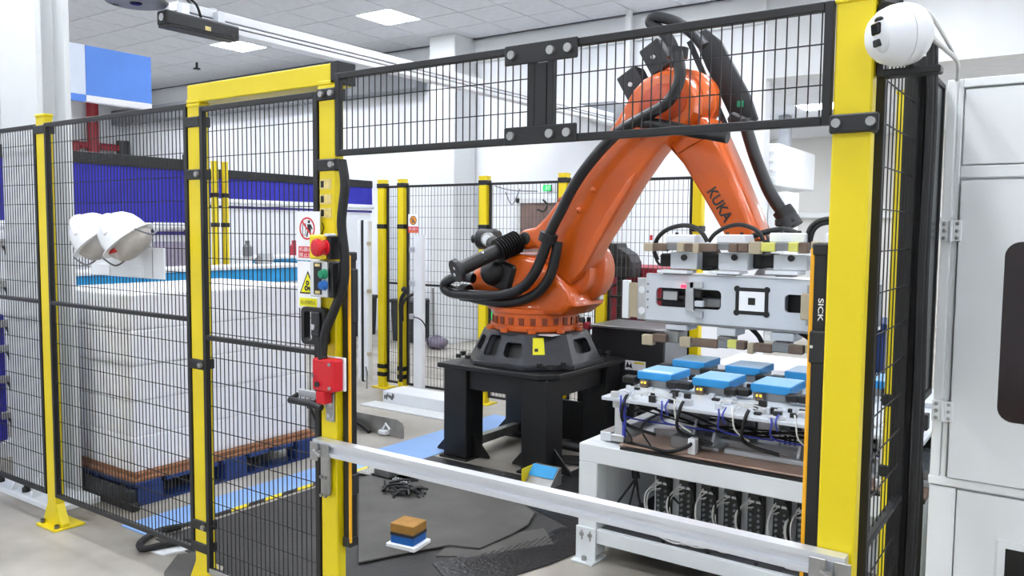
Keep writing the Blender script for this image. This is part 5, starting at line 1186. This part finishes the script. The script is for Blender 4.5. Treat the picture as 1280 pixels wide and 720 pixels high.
e1 = exit_sign((-5.889,9.15,2.153)[0], 9.22, (-5.921,9.2,2.157)[2], 'green lit exit sign high on the back wall beside the brown door', .065)
e2 = exit_sign((-6.714,9.15,0.393)[0], 9.22, (-6.751,9.2,0.387)[2], 'green lit exit sign low on the back wall behind the yellow post', .09)
build(MB().tube([((-6.781,9.2,2.208)[0], 9.26, (-6.781,9.2,2.208)[2]), (-6.441,9.2,2.135), (-6.036,9.22,2.117)], .008, 6, 4).tube([(-6.548,9.2,2.115), (-6.439,9.2,1.939), (-6.309,9.2,2.154)], .008, 6, 4), 'wall_cable', m_gband, None, True, 'grey cable sagging along the back wall to the exit sign', 'cable')
build(MB().tube([(-5.986,9.15,1.869), (-5.852,9.1,1.846), (-5.804,9.1,1.93), (-5.88,9.12,1.994)], .014, 6, 5), 'door_closer_cable', m_rub, None, True, 'black looped cable above the brown back door', 'cable')
for k, (a, lab) in enumerate((((-8.048,-0.028,-7.574,0.466), 'dark grey waste bin seen between the white door post and back fence post'), ((-9.131,-0.173,-8.692,0.471), 'dark grey waste bin seen beside the latch post'))):
    x0, z0, x1, z1 = a; y = 8.5
    x0 = max(x0, -8.98)
    t = thing('waste_bin', lab, 'bin', ((x0+x1)/2, y, 0), 'dark waste bins at the back wall')
    build(MB().prism([(x0+.03, y, 0.0), (x1-.03, y, 0.0), (x1, y, max(z1, .55)), (x0, y, max(z1, .55))], (0, .4, 0), .02), 'bin_body', m_dark, t)
    build(B((x0-.02, y-.03, max(z1, .55)), (x1+.02, y+.43, max(z1, .55)+.05), .015), 'bin_lid', m_blk, t)
bg = MB().sphere((-7.015,8.3,0.087), .16, 16, 10, (1.1, .8, .55)); bg.V = [(v[0]+.02*math.sin(v[1]*30), v[1], max(.0, v[2]+.015*math.sin(v[0]*40))) for v in bg.V]
build(bg, 'plastic_bag', M('grey_violet_bag', '#6f6678', .5, var=.15), None, True, 'grey violet plastic bag on the floor by the column', 'bag')
q = (-7.343,8.6,0.784); br_ = MB().cyl(q, (q[0]+.02, q[1], 0), .015); build(br_, 'broom_stick', m_alud, None, True, 'grey stick standing beside the column', 'stick')

# ================================================================ BOOTHS AND LINE ON THE LEFT
def booth(lab, X, y0, y1, zb, zt, grp='blue curtained booths'):
    t = thing('curtain_booth', lab, 'booth', (X, (y0+y1)/2, 0), grp)
    build(B((X-.06, y0, zt), (X+.02, y1, zt+.11), .004), 'black_top_rail', m_blk, t)
    cu = MB(); n = 40; V = []; F = []
    for k in range(n+1):
        y = y0+(y1-y0)*k/n; d = .012*math.sin(k*1.9)+.008*math.sin(k*.7)
        V += [(X+d, y, zb), (X+d*.4, y, zt)]
    for k in range(n): F.append((2*k, 2*k+2, 2*k+3, 2*k+1))
    cu.add(V, F); cu.add([(v[0]-.01, v[1], v[2]) for v in V], [tuple(reversed(f)) for f in F])
    build(cu, 'blue_curtain', m_cloth, t, True)
    build(MB().cyl((X+.02, y0, zb-.04), (X+.02, y1, zb-.04), .035, seg=12), 'white_roller_tube', m_wht, t, True)
    build(B((X-.02, y0, zb-.125), (X+.0, y1, zb-.09)), 'violet_strip', m_purp, t)
    n = max(2, int((y1-y0)/1.0))
    for k in range(n):
        build(B((X-.05, y0+(y1-y0)*k/n+.006, .02), (X-.025, y0+(y1-y0)*(k+1)/n-.006, zb-.13), .004), 'wall_panel', m_wht, t)
    return t
bo1 = booth('blue curtained booth behind the white carton load', -7.5, .6, 5.2, 1.64, 2.165)
build(B((-7.47, 4.55, .95), (-7.455, 5.1, 1.45), .004), 'grey_window', M('grey_violet_window', '#a79fb6', .25, var=.15, scale=4), bo1)
bo2 = booth('blue curtained booth seen through the mesh door', -9.1, 6.0, 9.2, 1.965, 2.222)
for k, dx in enumerate((0, .13)):
    post('booth_post', -7.2, 5.08+dx*.9, 2.26, 'yellow booth post behind the mesh door, %s of the pair' % ('nearer' if k == 0 else 'farther'), w_=.065, foot=False, z0=0, bands=(1.92, 1.62), grp='yellow booth posts')
for (X, y0, y1, r, lab) in ((-6.6, 3.3, 5.75, (4.113,1.056,4.899,1.215), 'cyan sided trough with white rim behind the carton load'), (-7.3, 5.6, 6.9, (5.324,1.18,6.149,1.272), 'narrow cyan trough farther back behind the mesh door')):
    z1 = r[3]; z0 = r[1]
    t = thing('cyan_trough', lab, 'trough', (X, (y0+y1)/2, 0), 'cyan troughs of the far line')
    n = 4
    for k in range(n): build(B((X-.02, y0+(y1-y0)*k/n+.004, z0), (X, y0+(y1-y0)*(k+1)/n-.004, z1-.02), .003), 'side_panel', m_cyan, t)
    build(B((X-.4, y0, z1-.02), (X+.02, y1, z1+.012), .004), 'white_rim', m_wht, t)
    build(B((X-.38, y0+.02, z0-.03), (X-.02, y1-.02, z0+.01)), 'bottom', m_wht, t)
    for yy in (y0+.05, (y0+y1)/2, y1-.1):
        build(B((X-.1, yy, 0), (X-.04, yy+.06, z0-.03)), 'leg', m_gryw, t)
rim2 = z1+.012
mh = thing('line_machine', 'small silver machine head on the cyan trough behind the mesh door', 'machine', (-7,5.547,1.258))
q = Vector((-6.85,5.397,1.176))
build(MB().cyl((q.x, q.y, q.z-.02), (q.x, q.y, q.z+.16), .08, seg=16), 'drum', m_alu, mh, True)
build(MB().tube([(q.x, q.y-.1, q.z+.0), (q.x, q.y-.12, q.z+.1), (q.x, q.y-.05, q.z+.14)], .015), 'side_arm', m_gband, mh, True)
for px, lab, mt in (((-7.55,6.246,1.41), 'small red flask on the far line behind the mesh door', m_redd), ((-7.55,5.61,1.302), 'small grey green flask on the far line behind the mesh door', m_gband)):
    q = Vector(px)
    build(MB().lathe((-7.42, q.y, rim2), (0, 0, 1), [(.05, 0), (.05, .1), (.025, .13), (.025, .17)], 14), 'flask', mt, None, True, lab, 'flask', 'flasks on the far line')
# white machine with latches at the left edge
lm = thing('latch_cabinet', 'white cabinet with steel latches and a blue lower door at the left edge', 'cabinet', (-6.6, 2.0, 0))
build(B((-7.2, 1.2, 1.0), (-6.0, 2.62, 1.56), .006), 'upper_body', m_wht, lm)
build(B((-7.2, 1.2, .12), (-6.02, 2.56, .99), .006), 'lower_body', m_cloth, lm)
build(B((-7.2, 1.2, 0), (-6.0, 2.62, .11), .006), 'base_frame', m_gryw, lm)
for z in (1.48, 1.2, .93, .76, .55, .3):
    l_ = build(MB().cbox((-5.985, 2.55, z), (.03, .09, .05), .005), 'latch', m_steel, lm)
    build(MB().tube([(-5.97, 2.55, z-.02), (-5.96, 2.57, z-.09), (-5.965, 2.60, z-.14)], .009), 'latch_lever', m_dark, l_)

# ================================================================ OVERHEAD RAIL, SCANNER, HANGING SIGN
RX = -4.62
orl = thing('overhead_rail', 'white aluminium rail high above the cartons, carrying the scanner', 'rail', (RX, 6, 2.88))
for z0, z1 in ((2.845, 2.878), (2.888, 2.905), (2.915, 2.968)): build(B((RX-.05, 2.98, z0), (RX+.05, 9.28, z1), .002), 'rail_flange', m_wht, orl)
build(B((RX-.03, 2.985, 2.846), (RX+.03, 9.27, 2.967)), 'rail_web', m_gband, orl)
build(B((RX-.13, 2.95, 2.93), (RX-.09, 9.28, 2.97), .003), 'side_profile', m_alul, orl)
for y in (3.2, 5.2, 7.2, 9.0):
    build(B((RX-.14, y, 2.965), (RX+.05, y+.05, 2.975)), 'cross_clip', m_alu, orl)
build(B((RX-.03, 9.0, 2.97), (RX+.03, 9.06, H)), 'hanger', m_gryw, orl)
sc_ = thing('laser_scanner', 'black bar shaped scanner slung under the overhead rail', 'scanner', (RX+.08, 3.1, 2.8))
sx0, sx1 = RX+.055, RX+.155
build(B((sx0, 2.83, 2.785), (sx1, 3.34, 2.872), .012, 2), 'housing', m_dark, sc_)
build(B((sx0-.004, 2.84, 2.776), (sx1+.004, 3.33, 2.79), .004), 'lower_cover', m_blk, sc_)
build(MB().cyl((sx1-.002, 3.29, 2.815), (sx1+.002, 3.29, 2.815), .02, seg=16), 'end_lens', m_lens, sc_)
build(B((sx1, 3.09, 2.80), (sx1+.0015, 3.13, 2.825)), 'yellow_label', m_sbeige, sc_)
build(MB().cyl((sx0+.05, 2.828, 2.83), (sx0+.05, 2.832, 2.83), .022, seg=16), 'side_lens', m_gryw, sc_)
for y in (2.95, 3.2): build(B((sx0+.02, y, 2.87), (sx1-.02, y+.05, 2.94), .003), 'mounting_bracket', m_alu, sc_)
build(MB().tube([(sx0+.05, 3.1, 2.87), (sx0+.07, 3.05, 2.95), (sx0+.03, 3.0, 2.99), (RX, 3.1, 2.98)], .008, 6, 5), 'scanner_cable', m_rub, sc_, True)
dk = thing('disc_lamp', 'round grey disc lamp hanging left of the black scanner', 'lamp', (-4.56, 2.70, 2.87))
q = Vector((-4.56,2.702,2.887))
build(MB().lathe(q, (0, 0, 1), [(.165, 0), (.175, .012), (.17, .035), (.08, .05)], 36), 'disc', m_alud, dk, True)
build(MB().lathe(q+Vector((0, 0, -.006)), (0, 0, 1), [(.03, 0), (.035, .007)], 16), 'centre_hole', m_lens, dk)
build(MB().cyl(q+Vector((0, 0, .045)), (q.x, q.y, H), .015, seg=10), 'hanger_rod', m_gryw, dk)
build(MB().cbox(q+Vector((-.13, -.05, .015)), (.04, .05, .03), .005), 'edge_clip', m_wht, dk)
hs = thing('hanging_sign', 'blank blue and white banner board hung high behind the far left column', 'sign', (-6.5, 3.4, 2.6))
r1 = (3.418,2.629,3.973,3.016); r0 = (3.197,2.606,3.406,2.975)
z0, z1 = r1[1], r1[3]
ya, yb, yc = r0[0], r1[0], r1[2]
build(B((-6.56, ya, z0), (-6.5, yb, z1), .003), 'white_field', m_signl, hs)
build(B((-6.56, yb, z0), (-6.498, yc, z1), .003), 'blue_field', m_signb, hs)
build(B((-6.56, ya, z0-.05), (-6.499, yb, z0), .003), 'blue_edge', m_signb, hs)
build(B((-6.56, yb, z0-.05), (-6.497, yc, z0), .003), 'white_edge', m_sign, hs)
for y in (ya+.02,): build(MB().cyl((-6.53, y, z1), (-6.53, y, H), .008), 'hanger_rod', m_gryw, hs)
gd_ = thing('wall_duct', 'grey tapering duct bracketed to the back wall behind the link arm', 'duct', (-4.815,8.6,3.001))
build(MB().prism([(-5.433,8.6,3.134),(-5.114,8.6,3.119),(-4.593,8.6,3.114),(-4.404,8.6,3.044),(-4.483,8.6,2.866),(-5.112,8.6,3.042),(-5.432,8.6,3.086)], (0, .66, 0), .01), 'duct_body', m_gband, gd_)
# red riser pipes and dark rack at the back wall left
q = (-15.9, (-15.9,8.57,3.661)[1]-.1)
rp = thing('riser_pipe', 'dark red fire riser pipe before the left wall, left of the yellow door beam', 'pipe', (q[0], q[1], 0))
build(MB().cyl((q[0], q[1], 0), (q[0], q[1], H), .11, seg=14), 'riser', m_pipe, rp, True)
build(MB().cyl((q[0], q[1]-.35, 0), (q[0], q[1]-.35, 3.15), .09, seg=12).tube([(q[0], q[1]-.4, 3.15), (q[0], q[1]+.6, 3.15)], .07, 10), 'branch', m_pipe, rp, True)
build(MB().cyl((q[0], q[1]+.6, 3.0), (q[0], q[1]+.6, 3.3), .12, seg=12), 'valve', m_dark, rp, True)
rk = thing('dark_rack', 'dark steel rack near the far corner behind the left fence panel', 'rack', (-14, 8.8, 0))
q0 = -14.6
for x in (q0, q0+1.2): build(B((x, 8.75, 0), (x+.1, 8.85, 2.9), .005), 'upright', m_dark, rk)
for z in (.8, 1.6, 2.3): build(B((q0, 8.7, z), (q0+1.3, 9.1, z+.06), .005), 'shelf', m_gband, rk)
bx_ = thing('storage_box', 'pale storage box on the dark rack', 'box', (q0+.6, 8.9, 1.66))
build(B((q0+.3, 8.75, 1.66), (q0+.95, 9.05, 1.95), .01), 'body', m_gryw, bx_)
build(B((q0+.28, 8.73, 1.95), (q0+.97, 9.07, 1.99), .01), 'lid', m_wht, bx_)
# grey machine and blue canister seen through the door near the latch
gm = thing('floor_machine', 'low galvanised machine with hose seen through the mesh door near the latch', 'machine', (-4.3, 4.2, 0))
gx = (-4.732,4.1,0.06)[0]; gx2 = (-4.564,4.1,0.086)[0]
build(B((gx, 4.1, .0), (gx2, 4.35, .3), .006), 'frame', m_steel, gm)
build(B((gx-.01, 4.09, .3), (gx2+.01, 4.36, .33), .004), 'top', m_silvw, gm)
build(MB().tube([(gx+.01, 4.085, .25), (gx+.05, 4.07, .28), (gx+.1, 4.075, .2), (gx+.12, 4.085, .14)], .01, 8, 6), 'hose', m_rub, gm, True)
cn = thing('blue_canister', 'blue canister with brown cap on the galvanised machine', 'canister', (gx+.03, 4.2, .33))
build(B((gx+.01, 4.16, .33), (gx2, 4.3, .55), .01), 'body', m_bpal, cn); build(B((gx+.02, 4.18, .55), (gx2-.01, 4.28, .58), .006), 'cap', m_card, cn)
# white load behind the fixture table
wl_ = thing('far_pallet_load', 'low white foam stack on brown sheet behind the battery blocks', 'stack', (-1.7, 5.3, 0))
a = (-2.008,0.678,-1.396,0.729)
x0, x1 = (-2.02,5.15,0.72)[0], (-1.387,5.15,0.75)[0]; zt = (-1.976,5.15,0.725)[2]
build(B((x0, 5.15, zt-.3), (x1, 5.8, zt-.03), .006), 'foam_block', m_foam, wl_)
build(B((x0+.02, 5.17, zt-.028), (x1-.02, 5.78, zt), .01), 'foam_lid', m_foam, wl_)
build(B((x0-.03, 5.13, zt-.34), (x1+.05, 5.82, zt-.3), .004), 'brown_sheet', m_card, wl_)
build(B((x0, 5.16, 0), (x1, 5.8, zt-.34), .004), 'pallet_base', m_bpal, wl_)
# blue stand right of the far stack
bs_ = thing('blue_stand', 'dark blue stand seen between the gripper and the light curtain', 'stand', (-1.0, 5.4, 0))
xx = (-1.37,5.4,0.884)[0]+.16
build(B((xx-.12, 5.3, 0), (xx+.25, 5.6, 1.02), .005), 'column', m_bpal, bs_)
build(B((xx-.18, 5.25, 1.02), (xx+.3, 5.65, 1.06), .005), 'top', m_bpal, bs_)
# far room furniture
ac = thing('duct_unit', 'white louvred ceiling duct unit in the room beyond the bulkhead', 'duct', (-3.6, 12, 2.4))
a = (-4.239,2.252,-3.563,2.843)
build(B((a[0], 11.6, a[1]), (a[2], 13.5, min(a[3], 3.3)), .02), 'casing', m_wht, ac)
for k in range(4): build(B((a[0]+.05, 11.57, a[1]+.08+k*(a[3]-a[1]-.1)/4), (a[2]-.05, 11.6, a[1]+.12+k*(a[3]-a[1]-.1)/4), .004), 'louvre', m_gryw, ac)
build(B((a[2]-.2, 12.2, a[3]-.02), (a[2]-.05, 12.35, 3.31)), 'hanger', m_gband, ac)
for px, lab in (((-4.098,1.483,-3.792,2.185), 'white locker below the duct unit, nearer the forearm'), ((-3.791,1.487,-3.504,2.179), 'white locker below the duct unit, beside the black hose')):
    t = thing('locker', lab, 'locker', ((px[0]+px[2])/2, 12.1, 0), 'white lockers in the far room')
    build(B((px[0]+.01, 11.9, 0), (px[2]-.01, 12.5, px[3]), .008), 'body', m_wht, t)
    build(B((px[0]+.03, 11.885, .1), (px[2]-.03, 11.9, px[3]-.05), .005), 'door', m_gryw, t)
    build(MB().cyl((px[2]-.07, 11.87, 1.1), (px[2]-.07, 11.87, 1.25), .012), 'handle', m_steel, t)
